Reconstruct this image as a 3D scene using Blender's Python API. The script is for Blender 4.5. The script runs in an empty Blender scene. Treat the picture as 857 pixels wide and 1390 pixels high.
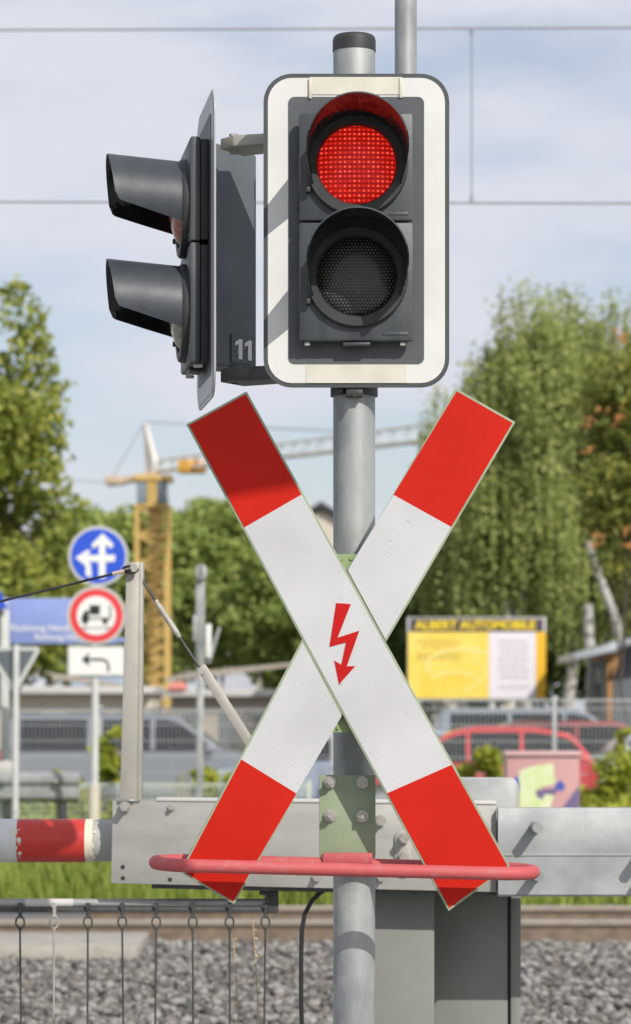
import bpy, bmesh, math, random
import numpy as np
from mathutils import Vector, Matrix
R = math.radians
random.seed(7); rng = np.random.default_rng(7)
SC = bpy.context.scene
COL = SC.collection

# ------------------------------------------------------------------ camera, sky, sun, exposure
FPX, CX, HY, HC = 3861.0, 428.5, 970.0, 1.6      # focal length in photo pixels, optical centre, horizon row, eye height
cam_d = bpy.data.cameras.new('camera'); cam = bpy.data.objects.new('camera', cam_d); COL.objects.link(cam)
cam.location = (0, 0, HC); cam.rotation_euler = (R(90), 0, 0)
cam_d.sensor_fit = 'VERTICAL'; cam_d.sensor_height = 36; cam_d.sensor_width = 24; cam_d.lens = 100
cam_d.shift_y = 275 / 1390.0
cam_d.clip_start = 0.1; cam_d.clip_end = 2000
cam_d.dof.use_dof = True; cam_d.dof.focus_distance = 6.35; cam_d.dof.aperture_fstop = 6.2
SC.camera = cam
SUN = Vector((0.6, -1.0, 0.85)).normalized()      # towards the sun
sd = bpy.data.lights.new('sun', 'SUN'); sun = bpy.data.objects.new('sun', sd); COL.objects.link(sun)
sd.energy = 3.8; sd.angle = R(0.4); sd.color = (1.0, 0.955, 0.88)
sun.rotation_euler = SUN.to_track_quat('Z', 'Y').to_euler(); sun.location = (10, -20, 20)
world = bpy.data.worlds.new('World'); SC.world = world; world.use_nodes = True
nt = world.node_tree; nt.nodes.clear()
def wn(t): return nt.nodes.new(t)
out = wn('ShaderNodeOutputWorld'); bg = wn('ShaderNodeBackground'); sky = wn('ShaderNodeTexSky')
sky.sky_type = 'NISHITA'; sky.sun_disc = False; sky.sun_elevation = math.asin(SUN.z)
sky.sun_rotation = math.atan2(SUN.x, SUN.y); sky.air_density = 1.0; sky.dust_density = 1.5; sky.ozone_density = 1.0
bg.inputs['Strength'].default_value = 0.12
tc = wn('ShaderNodeTexCoord'); mp = wn('ShaderNodeMapping'); mp.inputs['Scale'].default_value = (1.6, 1.6, 5.5)
no = wn('ShaderNodeTexNoise'); no.inputs['Scale'].default_value = 4.2; no.inputs['Detail'].default_value = 5; no.inputs['Roughness'].default_value = 0.5
mr = wn('ShaderNodeMapRange'); mr.inputs[1].default_value = 0.40; mr.inputs[2].default_value = 0.60; mr.inputs[3].default_value = 0.42; mr.inputs[4].default_value = 1.0
mx = wn('ShaderNodeMix'); mx.data_type = 'RGBA'
mx.inputs[7].default_value = (6.05, 6.2, 6.9, 1)      # thin high cloud, before the strength
nt.links.new(tc.outputs['Generated'], mp.inputs[0]); nt.links.new(mp.outputs[0], no.inputs['Vector'])
nt.links.new(no.outputs[0], mr.inputs[0]); nt.links.new(mr.outputs[0], mx.inputs[0])
nt.links.new(sky.outputs[0], mx.inputs[6]); nt.links.new(mx.outputs[2], bg.inputs[0]); nt.links.new(bg.outputs[0], out.inputs[0])
vs = SC.view_settings; vs.view_transform = 'Standard'; vs.look = 'None'; vs.exposure = 0.0; vs.gamma = 1.0; vs.use_curve_mapping = False
SC.cycles.max_bounces = 6; SC.cycles.diffuse_bounces = 3; SC.cycles.glossy_bounces = 3; SC.cycles.transmission_bounces = 4
SC.cycles.transparent_max_bounces = 8; SC.cycles.use_denoising = True; SC.cycles.caustics_reflective = True

# ------------------------------------------------------------------ materials
def new_mat(name):
    m = bpy.data.materials.new(name); m.use_nodes = True
    return m, m.node_tree, m.node_tree.nodes['Principled BSDF']
def mat(name, col, rough=0.6, metal=0.0, var=0.0, scale=6.0, col2=None, bump=0.0, bscale=60.0, stretch=(1, 1, 1), spec=0.5, coat=0.0, lo=0.35, hi=0.65):
    m, t, b = new_mat(name)
    b.inputs['Roughness'].default_value = rough; b.inputs['Metallic'].default_value = metal
    b.inputs['Specular IOR Level'].default_value = spec; b.inputs['Coat Weight'].default_value = coat
    c = tuple(col) + (1,)
    b.inputs['Base Color'].default_value = c
    if var or col2:
        tx = t.nodes.new('ShaderNodeTexCoord'); mp = t.nodes.new('ShaderNodeMapping'); mp.inputs['Scale'].default_value = stretch
        n = t.nodes.new('ShaderNodeTexNoise'); n.inputs['Scale'].default_value = scale; n.inputs['Detail'].default_value = 6; n.inputs['Roughness'].default_value = 0.62
        r = t.nodes.new('ShaderNodeMapRange'); r.inputs[1].default_value = lo; r.inputs[2].default_value = hi
        x = t.nodes.new('ShaderNodeMix'); x.data_type = 'RGBA'
        d = col2 if col2 else tuple(max(0, v * (1 - var)) for v in col)
        x.inputs[6].default_value = c; x.inputs[7].default_value = tuple(d) + (1,)
        t.links.new(tx.outputs['Object'], mp.inputs[0]); t.links.new(mp.outputs[0], n.inputs['Vector']); t.links.new(n.outputs[0], r.inputs[0])
        t.links.new(r.outputs[0], x.inputs[0]); t.links.new(x.outputs[2], b.inputs['Base Color'])
        r2 = t.nodes.new('ShaderNodeMapRange'); r2.inputs[3].default_value = max(0.05, rough - 0.1); r2.inputs[4].default_value = min(1, rough + 0.12)
        t.links.new(n.outputs[0], r2.inputs[0]); t.links.new(r2.outputs[0], b.inputs['Roughness'])
    if bump:
        tx = t.nodes.new('ShaderNodeTexCoord'); n = t.nodes.new('ShaderNodeTexNoise'); n.inputs['Scale'].default_value = bscale; n.inputs['Detail'].default_value = 4
        bu = t.nodes.new('ShaderNodeBump'); bu.inputs['Strength'].default_value = bump; bu.inputs['Distance'].default_value = 0.01
        t.links.new(tx.outputs['Object'], n.inputs['Vector']); t.links.new(n.outputs[0], bu.inputs['Height']); t.links.new(bu.outputs[0], b.inputs['Normal'])
    return m
def reflective(name, col, dark):
    """retroreflective sheeting: a fine prism grid"""
    m, t, b = new_mat(name); b.inputs['Roughness'].default_value = 0.55; b.inputs['Specular IOR Level'].default_value = 0.15
    tx = t.nodes.new('ShaderNodeTexCoord'); sx = t.nodes.new('ShaderNodeSeparateXYZ'); t.links.new(tx.outputs['Object'], sx.inputs[0])
    def m2(op, a, bb=None):
        n = t.nodes.new('ShaderNodeMath'); n.operation = op
        for i, v in enumerate((a, bb)):
            if v is None: continue
            if isinstance(v, (int, float)): n.inputs[i].default_value = v
            else: t.links.new(v, n.inputs[i])
        return n.outputs[0]
    x, z = sx.outputs[0], sx.outputs[2]
    k = 2 * math.pi / 0.0058
    u = m2('SINE', m2('MULTIPLY', m2('ADD', m2('MULTIPLY', x, .88), m2('MULTIPLY', z, .48)), k))
    v = m2('SINE', m2('MULTIPLY', m2('ADD', m2('MULTIPLY', x, -.48), m2('MULTIPLY', z, .88)), k))
    f = m2('MULTIPLY_ADD', m2('MULTIPLY', u, v), 0.5); f.node.inputs[2].default_value = 0.5
    nz = t.nodes.new('ShaderNodeTexNoise'); nz.inputs['Scale'].default_value = 3.5; nz.inputs['Detail'].default_value = 5
    t.links.new(tx.outputs['Object'], nz.inputs['Vector'])
    mx = t.nodes.new('ShaderNodeMix'); mx.data_type = 'RGBA'; mx.inputs[6].default_value = tuple(dark) + (1,); mx.inputs[7].default_value = tuple(col) + (1,)
    t.links.new(f, mx.inputs[0])
    m3 = t.nodes.new('ShaderNodeMix'); m3.data_type = 'RGBA'; m3.blend_type = 'MULTIPLY'
    rr = t.nodes.new('ShaderNodeMapRange'); rr.inputs[1].default_value = .28; rr.inputs[2].default_value = .62; rr.inputs[3].default_value = .84; rr.inputs[4].default_value = 1.04
    t.links.new(nz.outputs[0], rr.inputs[0]); m3.inputs[0].default_value = 1
    t.links.new(mx.outputs[2], m3.inputs[6]); t.links.new(rr.outputs[0], m3.inputs[7]); t.links.new(m3.outputs[2], b.inputs['Base Color'])
    ns_ = t.nodes.new('ShaderNodeTexNoise'); ns_.inputs['Scale'].default_value = 75; ns_.inputs['Detail'].default_value = 3; t.links.new(tx.outputs['Object'], ns_.inputs['Vector'])
    rs_ = t.nodes.new('ShaderNodeMapRange'); rs_.inputs[1].default_value = .68; rs_.inputs[2].default_value = .76; rs_.inputs[3].default_value = 1.0; rs_.inputs[4].default_value = .72; t.links.new(ns_.outputs[0], rs_.inputs[0])
    m4 = t.nodes.new('ShaderNodeMix'); m4.data_type = 'RGBA'; m4.blend_type = 'MULTIPLY'; m4.inputs[0].default_value = 1
    t.links.new(m3.outputs[2], m4.inputs[6]); t.links.new(rs_.outputs[0], m4.inputs[7]); t.links.new(m4.outputs[2], b.inputs['Base Color'])
    return m
def leaf_mat(name, c1, c2, trans=0.35):
    m = bpy.data.materials.new(name); m.use_nodes = True; t = m.node_tree; t.nodes.clear()
    o = t.nodes.new('ShaderNodeOutputMaterial'); g = t.nodes.new('ShaderNodeNewGeometry')
    r = t.nodes.new('ShaderNodeValToRGB'); r.color_ramp.elements[0].color = tuple(c1) + (1,); r.color_ramp.elements[1].color = tuple(c2) + (1,)
    d = t.nodes.new('ShaderNodeBsdfPrincipled'); d.inputs['Roughness'].default_value = .55; d.inputs['Specular IOR Level'].default_value = .35
    l = t.nodes.new('ShaderNodeBsdfTranslucent'); x = t.nodes.new('ShaderNodeMixShader'); x.inputs[0].default_value = trans
    t.links.new(g.outputs['Random Per Island'], r.inputs[0]); t.links.new(r.outputs[0], d.inputs['Base Color']); t.links.new(r.outputs[0], l.inputs[0])
    t.links.new(d.outputs[0], x.inputs[1]); t.links.new(l.outputs[0], x.inputs[2]); t.links.new(x.outputs[0], o.inputs[0])
    return m
def lens_mat(name, lit):
    m, t, b = new_mat(name)
    tx = t.nodes.new('ShaderNodeTexCoord'); sx = t.nodes.new('ShaderNodeSeparateXYZ'); t.links.new(tx.outputs['Object'], sx.inputs[0])
    def mth(op, a, bb=None, c=None):
        n = t.nodes.new('ShaderNodeMath'); n.operation = op
        for i, v in enumerate((a, bb, c)):
            if v is None: continue
            if isinstance(v, (int, float)): n.inputs[i].default_value = v
            else: t.links.new(v, n.inputs[i])
        return n.outputs[0]
    p = 0.0102 if lit else 0.0075
    cz = mth('DIVIDE', sx.outputs[2], p * (1.0 if lit else .9)); row = mth('FLOOR', cz)
    cx = mth('ADD', mth('DIVIDE', sx.outputs[0], p), mth('MULTIPLY', mth('MODULO', row, 2.0), 0.0 if lit else .5))
    fx = mth('SUBTRACT', mth('FRACT', cx), .5); fz = mth('SUBTRACT', mth('FRACT', cz), .5)
    d = mth('SQRT', mth('ADD', mth('MULTIPLY', fx, fx), mth('MULTIPLY', fz, fz)))
    spot = mth('SUBTRACT', 1.0, mth('MULTIPLY', d, 2.4)); spot = mth('MAXIMUM', spot, 0.0)
    if lit:
        cmb = t.nodes.new('ShaderNodeCombineXYZ'); t.links.new(mth('FLOOR', cx), cmb.inputs[0]); t.links.new(row, cmb.inputs[2])
        wn_ = t.nodes.new('ShaderNodeTexWhiteNoise'); t.links.new(cmb.outputs[0], wn_.inputs[0])
        wob = mth('MULTIPLY_ADD', wn_.outputs[0], .9, .35)
        line = mth('MULTIPLY', mth('POWER', mth('MULTIPLY', mth('ABSOLUTE', fz), 2.0), 3.0), .30)
        s = mth('SUBTRACT', mth('ADD', mth('MULTIPLY', mth('POWER', spot, 1.3), wob), .22), line); s = mth('MAXIMUM', s, 0.0)
        rp = t.nodes.new('ShaderNodeValToRGB'); e = rp.color_ramp.elements
        e[0].position = 0; e[0].color = (.26, .004, .003, 1); e[1].position = 1; e[1].color = (1.35, .20, .12, 1)
        e2 = rp.color_ramp.elements.new(.25); e2.color = (.52, .008, .005, 1); e3 = rp.color_ramp.elements.new(.6); e3.color = (.86, .04, .022, 1)
        t.links.new(s, rp.inputs[0])
        b.inputs['Base Color'].default_value = (.12, .004, .004, 1); b.inputs['Roughness'].default_value = .3; b.inputs['Specular IOR Level'].default_value = .2
        t.links.new(rp.outputs[0], b.inputs['Emission Color']); b.inputs['Emission Strength'].default_value = .88
    else:
        rp = t.nodes.new('ShaderNodeValToRGB'); e = rp.color_ramp.elements
        e[0].color = (.012, .013, .011, 1); e[1].color = (.16, .165, .145, 1); t.links.new(spot, rp.inputs[0]); t.links.new(rp.outputs[0], b.inputs['Base Color'])
        b.inputs['Roughness'].default_value = .22; b.inputs['Coat Weight'].default_value = .15; b.inputs['Coat Roughness'].default_value = .1
        bu = t.nodes.new('ShaderNodeBump'); bu.inputs['Strength'].default_value = .5; bu.inputs['Distance'].default_value = .002
        t.links.new(spot, bu.inputs['Height']); t.links.new(bu.outputs[0], b.inputs['Normal'])
    return m

M = {}
M['galv'] = mat('galvanised steel', (.43, .445, .43), .5, .3, col2=(.25, .27, .275), scale=9, stretch=(1, 1, .4), lo=.4, hi=.62, bump=.03, bscale=30)
M['galv_beam'] = mat('galvanised beam', (.40, .415, .405), .48, .3, col2=(.27, .285, .285), scale=7, bump=.04, bscale=40)
M['alu'] = mat('aluminium plate', (.41, .405, .375), .5, .2, col2=(.32, .315, .29), scale=4, stretch=(1, 1, 3), bump=.03, bscale=150)
M['strut'] = mat('dull strut metal', (.44, .42, .37), .5, .2, var=.18, scale=12)
M['cap'] = mat('black plastic cap', (.035, .037, .037), .55, var=.25, scale=20)
M['housing'] = mat('signal housing plastic', (.046, .055, .061), .45, col2=(.085, .092, .093), scale=7, stretch=(1.6, 1, .35), lo=.45, hi=.72, bump=.03, bscale=90)
M['visor'] = mat('visor plastic', (.050, .060, .072), .45, var=.3, scale=7, stretch=(1, 3, 1), bump=.03, bscale=60)
M['visor_in'] = mat('matt black visor inside', (.012, .013, .014), .10, var=.3, scale=30, bump=.7, bscale=13)
M['rim'] = mat('board rim grey', (.062, .068, .07), .5, var=.2)
M['panel'] = mat('board panel grey', (.085, .095, .10), .5, var=.2, scale=8, col2=(.066, .074, .082))
M['board_white'] = mat('board white border', (.69, .69, .655), .45, col2=(.62, .62, .585), scale=6)
M['tape'] = mat('cream tape', (.66, .635, .545), .5, col2=(.57, .545, .46), scale=14)
M['board_back'] = mat('signal body grey', (.125, .145, .16), .5, var=.22, scale=6, bump=.03, bscale=70)
M['plate_grey'] = mat('side board light grey', (.42, .43, .43), .4, var=.15, scale=6)
M['white_refl'] = reflective('white reflective sheet', (.64, .64, .645), (.45, .455, .46))
M['red_refl'] = reflective('red reflective sheet', (.60, .019, .008), (.45, .010, .004))
M['bolt_red'] = reflective('red symbol', (.52, .012, .01), (.42, .008, .008))
M['green_frame'] = mat('olive green frame', (.34, .40, .27), .5, var=.2, scale=10)
M['green_plate'] = mat('sage green plate', (.30, .37, .24), .5, var=.16, scale=9, col2=(.25, .31, .2))
M['green_dark'] = mat('bracket green', (.27, .36, .17), .5, var=.15)
M['hoop'] = mat('faded red paint', (.50, .088, .092), .6, col2=(.45, .16, .155), scale=42, lo=.5, hi=.75)
M['steel'] = mat('bolt steel', (.55, .52, .47), .35, .6, var=.3, scale=60)
M['dark_steel'] = mat('dark steel', (.08, .083, .08), .5, .3, var=.4, scale=30)
M['boom_white'] = mat('boom white paint', (.72, .73, .72), .4, var=.1, scale=8, col2=(.62, .64, .64))
M['boom_red'] = mat('boom red paint', (.58, .04, .03), .4, var=.15, scale=8)
M['boom_cream'] = mat('cream peeling film', (.78, .73, .58), .5, var=.1)
M['boom_grey'] = mat('boom grey metal', (.46, .46, .43), .5, var=.15)
M['cabinet'] = mat('cabinet grey', (.22, .225, .20), .55, var=.15, scale=5)
M['cabinet_dark'] = mat('cabinet side', (.10, .105, .10), .6, var=.15)
M['rubber'] = mat('black rubber', (.015, .015, .016), .5)
M['cable'] = mat('black cable', (.02, .02, .022), .5)
M['ferrule'] = mat('copper ferrule', (.6, .45, .38), .4, .3)
M['wire'] = mat('overhead wire', (.27, .29, .32), .6, .0)
M['ground'] = mat('asphalt lot', (.17, .165, .155), .9, col2=(.23, .22, .20), scale=.5)
M['ballast'] = mat('ballast bed', (.20, .195, .185), .95, col2=(.12, .12, .115), scale=14, bump=.6, bscale=25)
M['soil'] = mat('verge soil', (.20, .24, .06), .95, col2=(.24, .25, .08), scale=2.5)
M['rail'] = mat('rusty rail', (.25, .19, .14), .7, .2, var=.35, scale=9, col2=(.16, .12, .09))
M['rail_head'] = mat('worn rail head', (.36, .31, .25), .5, .25, var=.2)
M['concrete'] = mat('concrete sleeper', (.40, .37, .32), .85, col2=(.30, .28, .24), scale=7)
M['sign_grey'] = mat('sign rim grey', (.55, .555, .54), .4, var=.08)
M['sign_white'] = mat('sign white', (.78, .78, .76), .45)
M['sign_blue'] = mat('sign blue', (.022, .085, .60), .4)
M['sign_red'] = mat('sign red', (.70, .05, .055), .4)
M['sign_black'] = mat('sign black', (.02, .02, .022), .5)
M['dir_blue'] = mat('faded blue panel', (.26, .33, .66), .5, var=.08)
M['sign_back'] = mat('dark sign back', (.11, .13, .15), .5)
M['pale_post'] = mat('pale post', (.62, .63, .62), .5, var=.15)
M['crane'] = mat('crane yellow paint', (.62, .42, .13), .5, var=.2, scale=.6)
M['crane_pale'] = mat('crane jib cream', (.80, .77, .70), .5, var=.1, scale=.6)  # distance haze mixed into the jib colour, paler than the tower
M['glass'] = mat('car glass', (.012, .015, .018), .12, spec=.3)
M['crane_glass'] = mat('cab glass', (.20, .25, .28), .1)
M['tyre'] = mat('tyre', (.025, .025, .025), .8)
M['rimm'] = mat('wheel rim', (.45, .45, .46), .35, .6)
M['lamp_r'] = mat('tail lamp', (.45, .02, .02), .2)
M['lamp_w'] = mat('head lamp', (.7, .72, .74), .15)
M['fence'] = mat('galvanised fence', (.44, .46, .46), .5, .2)
M['fence_low'] = mat('pale green mesh', (.50, .56, .46), .6)
M['bb_yellow'] = mat('billboard yellow', (.80, .56, .05), .5, col2=(.86, .68, .16), scale=1.2)
M['bb_orange'] = mat('billboard orange', (.82, .46, .02), .5)
M['bb_dark'] = mat('billboard dark', (.07, .055, .065), .5)
M['bb_white'] = mat('billboard white', (.74, .70, .74), .5)
M['bb_letter'] = mat('billboard letter', (.85, .62, .03), .5)
M['bb_faint'] = mat('billboard faint print', (.58, .42, .08), .5)
M['bb_grey'] = mat('billboard grey print', (.50, .46, .50), .5)
M['bb_light'] = mat('billboard pale swirl', (.88, .74, .28), .5)
M['shed_wall'] = mat('shed grey cladding', (.15, .17, .19), .6, var=.2, scale=3, stretch=(8, 1, .3))
M['shed_roof'] = mat('shed roof zinc', (.38, .41, .44), .4, .2)
M['wood'] = mat('timber', (.34, .18, .06), .7, var=.3, scale=3)
M['pale_wood'] = mat('pale planks', (.46, .41, .34), .75, var=.25, scale=1.5, stretch=(.2, 1, 4))
M['fascia'] = mat('white fascia', (.56, .545, .52), .6, var=.1)
M['plaster'] = mat('cream plaster', (.62, .56, .46), .8, var=.1, scale=1)
M['roof_tile'] = mat('dark roof tiles', (.07, .07, .08), .7, var=.2)
M['win_pale'] = mat('dusty shed window', (.16, .17, .18), .4)
M['win'] = mat('window glass', (.05, .06, .07), .1)
M['graf_body'] = mat('pinkish painted cabinet', (.56, .30, .29), .6, col2=(.48, .27, .28), scale=5)
M['graf_green'] = mat('graffiti lime', (.55, .68, .28), .6, col2=(.70, .72, .50), scale=9)
M['graf_blue'] = mat('graffiti blue', (.06, .10, .42), .6)
M['graf_violet'] = mat('graffiti violet', (.16, .12, .26), .6)
M['graf_rose'] = mat('graffiti rose', (.62, .40, .40), .6)
M['tarp'] = mat('orange pink tarp', (.70, .25, .22), .6)
M['bark'] = mat('bark', (.10, .08, .06), .9, var=.35, scale=6)
M['birch'] = mat('birch bark', (.46, .44, .40), .8, col2=(.05, .05, .045), scale=5, stretch=(1, 1, 2.2), lo=.5, hi=.66)
M['leaf_linden'] = leaf_mat('linden leaf', (.145, .21, .03), (.43, .43, .09))
M['leaf_mid'] = leaf_mat('far tree leaf', (.19, .28, .06), (.43, .48, .13))
M['leaf_birch'] = leaf_mat('birch leaf', (.20, .265, .062), (.47, .50, .17))
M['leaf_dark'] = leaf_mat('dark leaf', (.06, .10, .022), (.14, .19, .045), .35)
M['leaf_rowan'] = leaf_mat('rowan leaf', (.13, .19, .036), (.36, .34, .07))
M['leaf_shrub'] = leaf_mat('shrub leaf', (.18, .24, .025), (.52, .52, .07))
M['berry'] = mat('orange berries', (.50, .23, .07), .5)
M['grass'] = leaf_mat('grass blade', (.21, .32, .045), (.48, .53, .13), .4)
M['stalk'] = mat('dry stalk', (.52, .42, .26), .8)
M['lens_red'] = lens_mat('red lamp lens', True)
M['lens_off'] = lens_mat('unlit lamp lens', False)
M['lens_redoff'] = mat('unlit red lens', (.34, .07, .05), .2, var=.4, scale=60, col2=(.45, .22, .17))
M['lens_clear'] = mat('unlit clear lens', (.42, .41, .34), .15, var=.4, scale=70, col2=(.2, .2, .16))

# ------------------------------------------------------------------ mesh helpers
WM = {}
def P(px, py, d): return Vector(((px - CX) * d / FPX, d, HC + (HY - py) * d / FPX))
def S(n, d): return n * d / FPX
def tag(o, label=None, cat=None, group=None, kind=None):
    if label: o['label'] = label
    if cat: o['category'] = cat
    if group: o['group'] = group
    if kind: o['kind'] = kind
    return o
def empty(name, loc, label, cat, group=None, rz=0.0, rx=0.0):
    o = bpy.data.objects.new(name, None); COL.objects.link(o); o.empty_display_size = .1
    o.location = loc; o.rotation_euler = (rx, 0, rz)
    WM[o] = Matrix.Translation(Vector(loc)) @ Matrix.Rotation(rz, 4, 'Z') @ Matrix.Rotation(rx, 4, 'X')
    return tag(o, label, cat, group)
def finish(name, me, m, parent=None, local=False, sharp=35, base=True):
    """link one mesh; vertices come in world space unless local"""
    for mm in (m if isinstance(m, (list, tuple)) else [m]): me.materials.append(mm)
    o = bpy.data.objects.new(name, me); COL.objects.link(o)
    if parent is not None:
        if not local: me.transform(WM[parent].inverted())
        o.parent = parent; WM[o] = WM[parent].copy()
    else:
        n = len(me.vertices); co = np.empty(n * 3, np.float32); me.vertices.foreach_get('co', co); co = co.reshape(-1, 3)
        if n and base:
            lo, hi = co.min(0), co.max(0); c = Vector(((lo[0] + hi[0]) / 2, (lo[1] + hi[1]) / 2, lo[2]))
            me.transform(Matrix.Translation(-c)); o.location = c; WM[o] = Matrix.Translation(c)
        else: WM[o] = Matrix.Identity(4)
    if sharp and len(me.polygons):
        me.polygons.foreach_set('use_smooth', [True] * len(me.polygons)); me.set_sharp_from_angle(angle=R(sharp))
    me.update()
    return o
class MB:
    def __init__(s): s.bm = bmesh.new(); s.mi = 0
    def _tagm(s, faces):
        for f in faces: f.material_index = s.mi
    def prism(s, pts, vec, bevel=0.0, seg=2):
        """closed outline pts (front), extruded by vec"""
        vec = Vector(vec); a = [s.bm.verts.new(p) for p in pts]; b = [s.bm.verts.new(Vector(p) + vec) for p in pts]; n = len(a)
        fs = [s.bm.faces.new(a), s.bm.faces.new(b[::-1])]
        for i in range(n): fs.append(s.bm.faces.new((a[i], b[i], b[(i + 1) % n], a[(i + 1) % n])))
        s._tagm(fs)
        bmesh.ops.recalc_face_normals(s.bm, faces=fs)
        if bevel:
            es = list({e for f in fs for e in f.edges})
            r = bmesh.ops.bevel(s.bm, geom=es, offset=bevel, segments=seg, profile=.5, affect='EDGES', clamp_overlap=True)
            s._tagm(r['faces'])
        return s
    def box(s, x0, x1, y0, y1, z0, z1, bevel=0.0):
        return s.prism([(x0, y0, z0), (x1, y0, z0), (x1, y0, z1), (x0, y0, z1)], (0, y1 - y0, 0), bevel)
    def pbox(s, px0, px1, py0, py1, d, depth, bevel=0.0):
        return s.prism([P(px0, py1, d), P(px1, py1, d), P(px1, py0, d), P(px0, py0, d)], (0, depth, 0), bevel)
    def cyl(s, p0, p1, r0, r1=None, n=20, cap=True):
        r1 = r0 if r1 is None else r1; p0, p1 = Vector(p0), Vector(p1); ax = (p1 - p0)
        if ax.length < 1e-9: return s
        q = ax.to_track_quat('Z', 'Y'); A, B = [], []
        for i in range(n):
            t = 2 * math.pi * i / n; v = q @ Vector((math.cos(t), math.sin(t), 0)); A.append(s.bm.verts.new(p0 + v * r0)); B.append(s.bm.verts.new(p1 + v * r1))
        fs = [s.bm.faces.new((A[i], A[(i + 1) % n], B[(i + 1) % n], B[i])) for i in range(n)]
        if cap: fs += [s.bm.faces.new(A[::-1]), s.bm.faces.new(B)]
        s._tagm(fs); return s
    def tube(s, pts, r, n=12, closed=False):
        pts = [Vector(p) for p in pts]; N = len(pts); rings = []; up = None
        for i, p in enumerate(pts):
            a = pts[(i - 1) % N] if (closed or i > 0) else p; b = pts[(i + 1) % N] if (closed or i < N - 1) else p
            t = (b - a).normalized()
            if up is None: up = Vector((0, 0, 1)) if abs(t.z) < .9 else Vector((1, 0, 0))
            u = (up - t * up.dot(t)); u = u.normalized() if u.length > 1e-6 else t.orthogonal().normalized(); up = u
            v = t.cross(u); rr = r[i] if isinstance(r, (list, tuple)) else r
            rings.append([s.bm.verts.new(p + (u * math.cos(2 * math.pi * k / n) + v * math.sin(2 * math.pi * k / n)) * rr) for k in range(n)])
        fs = []
        for i in range(N if closed else N - 1):
            A, B = rings[i], rings[(i + 1) % N]
            for k in range(n): fs.append(s.bm.faces.new((A[k], A[(k + 1) % n], B[(k + 1) % n], B[k])))
        if not closed: fs += [s.bm.faces.new(rings[0][::-1]), s.bm.faces.new(rings[-1])]
        s._tagm(fs); bmesh.ops.recalc_face_normals(s.bm, faces=fs); return s
    def lathe(s, prof, o, axis, n=32, closed_ends=True):
        """prof: (radius, along axis) pairs"""
        o, axis = Vector(o), Vector(axis).normalized(); q = axis.to_track_quat('Z', 'Y'); rings = []
        for r, h in prof:
            rings.append([s.bm.verts.new(o + axis * h + q @ Vector((math.cos(2 * math.pi * k / n) * r, math.sin(2 * math.pi * k / n) * r, 0))) for k in range(n)])
        fs = []
        for A, B in zip(rings, rings[1:]):
            for k in range(n): fs.append(s.bm.faces.new((A[k], A[(k + 1) % n], B[(k + 1) % n], B[k])))
        if closed_ends: fs += [s.bm.faces.new(rings[0][::-1]), s.bm.faces.new(rings[-1])]
        s._tagm(fs); bmesh.ops.recalc_face_normals(s.bm, faces=fs); return s
    def sphere(s, c, r, seg=12):
        rr = bmesh.ops.create_uvsphere(s.bm, u_segments=seg, v_segments=max(6, seg // 2), radius=r, matrix=Matrix.Translation(Vector(c)))
        s._tagm({f for v in rr['verts'] for f in v.link_faces}); return s
    def build(s, name, m, parent=None, local=False, sharp=35, base=True):
        me = bpy.data.meshes.new(name); s.bm.to_mesh(me); s.bm.free(); return finish(name, me, m, parent, local, sharp, base)
def rrect(x0, x1, z0, z1, r, y=0.0, n=8):
    pts = []
    for cx, cz, a0 in ((x1 - r, z0 + r, -90), (x1 - r, z1 - r, 0), (x0 + r, z1 - r, 90), (x0 + r, z0 + r, 180)):
        for i in range(n + 1):
            t = R(a0 + 90 * i / n); pts.append(Vector((cx + r * math.cos(t), y, cz + r * math.sin(t))))
    return pts
def circ(c, r, n=48): return [Vector(c) + Vector((math.cos(2 * math.pi * i / n) * r, 0, math.sin(2 * math.pi * i / n) * r)) for i in range(n)]
def copy_thing(o, loc=None, label=None):
    c = o.copy(); COL.objects.link(c)
    if loc is not None: c.location = loc
    if label: c['label'] = label
    for ch in [k for k in COL.objects if k.parent == o]:
        d = ch.copy(); COL.objects.link(d); d.parent = c
        for g in [k for k in COL.objects if k.parent == ch]:
            e = g.copy(); COL.objects.link(e); e.parent = d
    return c
def text_mesh(body, width, height, c, m, name, parent, bold=0.0, depth=.003, align='CENTER'):
    """lettering standing in the XZ plane facing the camera, fitted into width x height (or to height alone), lower edge at c"""
    cu = bpy.data.curves.new(name, 'FONT'); cu.body = body; cu.size = 1; cu.extrude = .02; cu.offset = bold; cu.align_x = 'LEFT'; cu.resolution_u = 3
    ob = bpy.data.objects.new(name, cu); COL.objects.link(ob); dg = bpy.context.evaluated_depsgraph_get()
    me = bpy.data.meshes.new_from_object(ob.evaluated_get(dg)); bpy.data.objects.remove(ob)
    n = len(me.vertices); co = np.empty(n * 3, np.float32); me.vertices.foreach_get('co', co); co = co.reshape(-1, 3)
    lo, hi = co.min(0), co.max(0); sz = height / (hi[1] - lo[1]); sx = width / (hi[0] - lo[0]) if width else sz
    x = (co[:, 0] - lo[0]) * sx; w = (hi[0] - lo[0]) * sx
    if align == 'CENTER': x -= w / 2
    elif align == 'RIGHT': x -= w
    new = np.stack([c[0] + x, c[1] - (co[:, 2] - lo[2]) / (hi[2] - lo[2]) * depth, c[2] + (co[:, 1] - lo[1]) * sz], 1)
    me.vertices.foreach_set('co', new.astype(np.float32).ravel()); me.materials.clear()
    return finish(name, me, m, parent, sharp=0)
def hexbolt(mb, c, r, h, axis=(0, -1, 0)):
    c = Vector(c); ax = Vector(axis)
    mb.cyl(c, c + ax * h * .22, r * 1.35, r * 1.35, 18); mb.cyl(c + ax * h * .2, c + ax * h * .75, r, r * .96, 6); mb.cyl(c + ax * h * .7, c + ax * h, r * .55, r * .45, 12)
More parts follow.
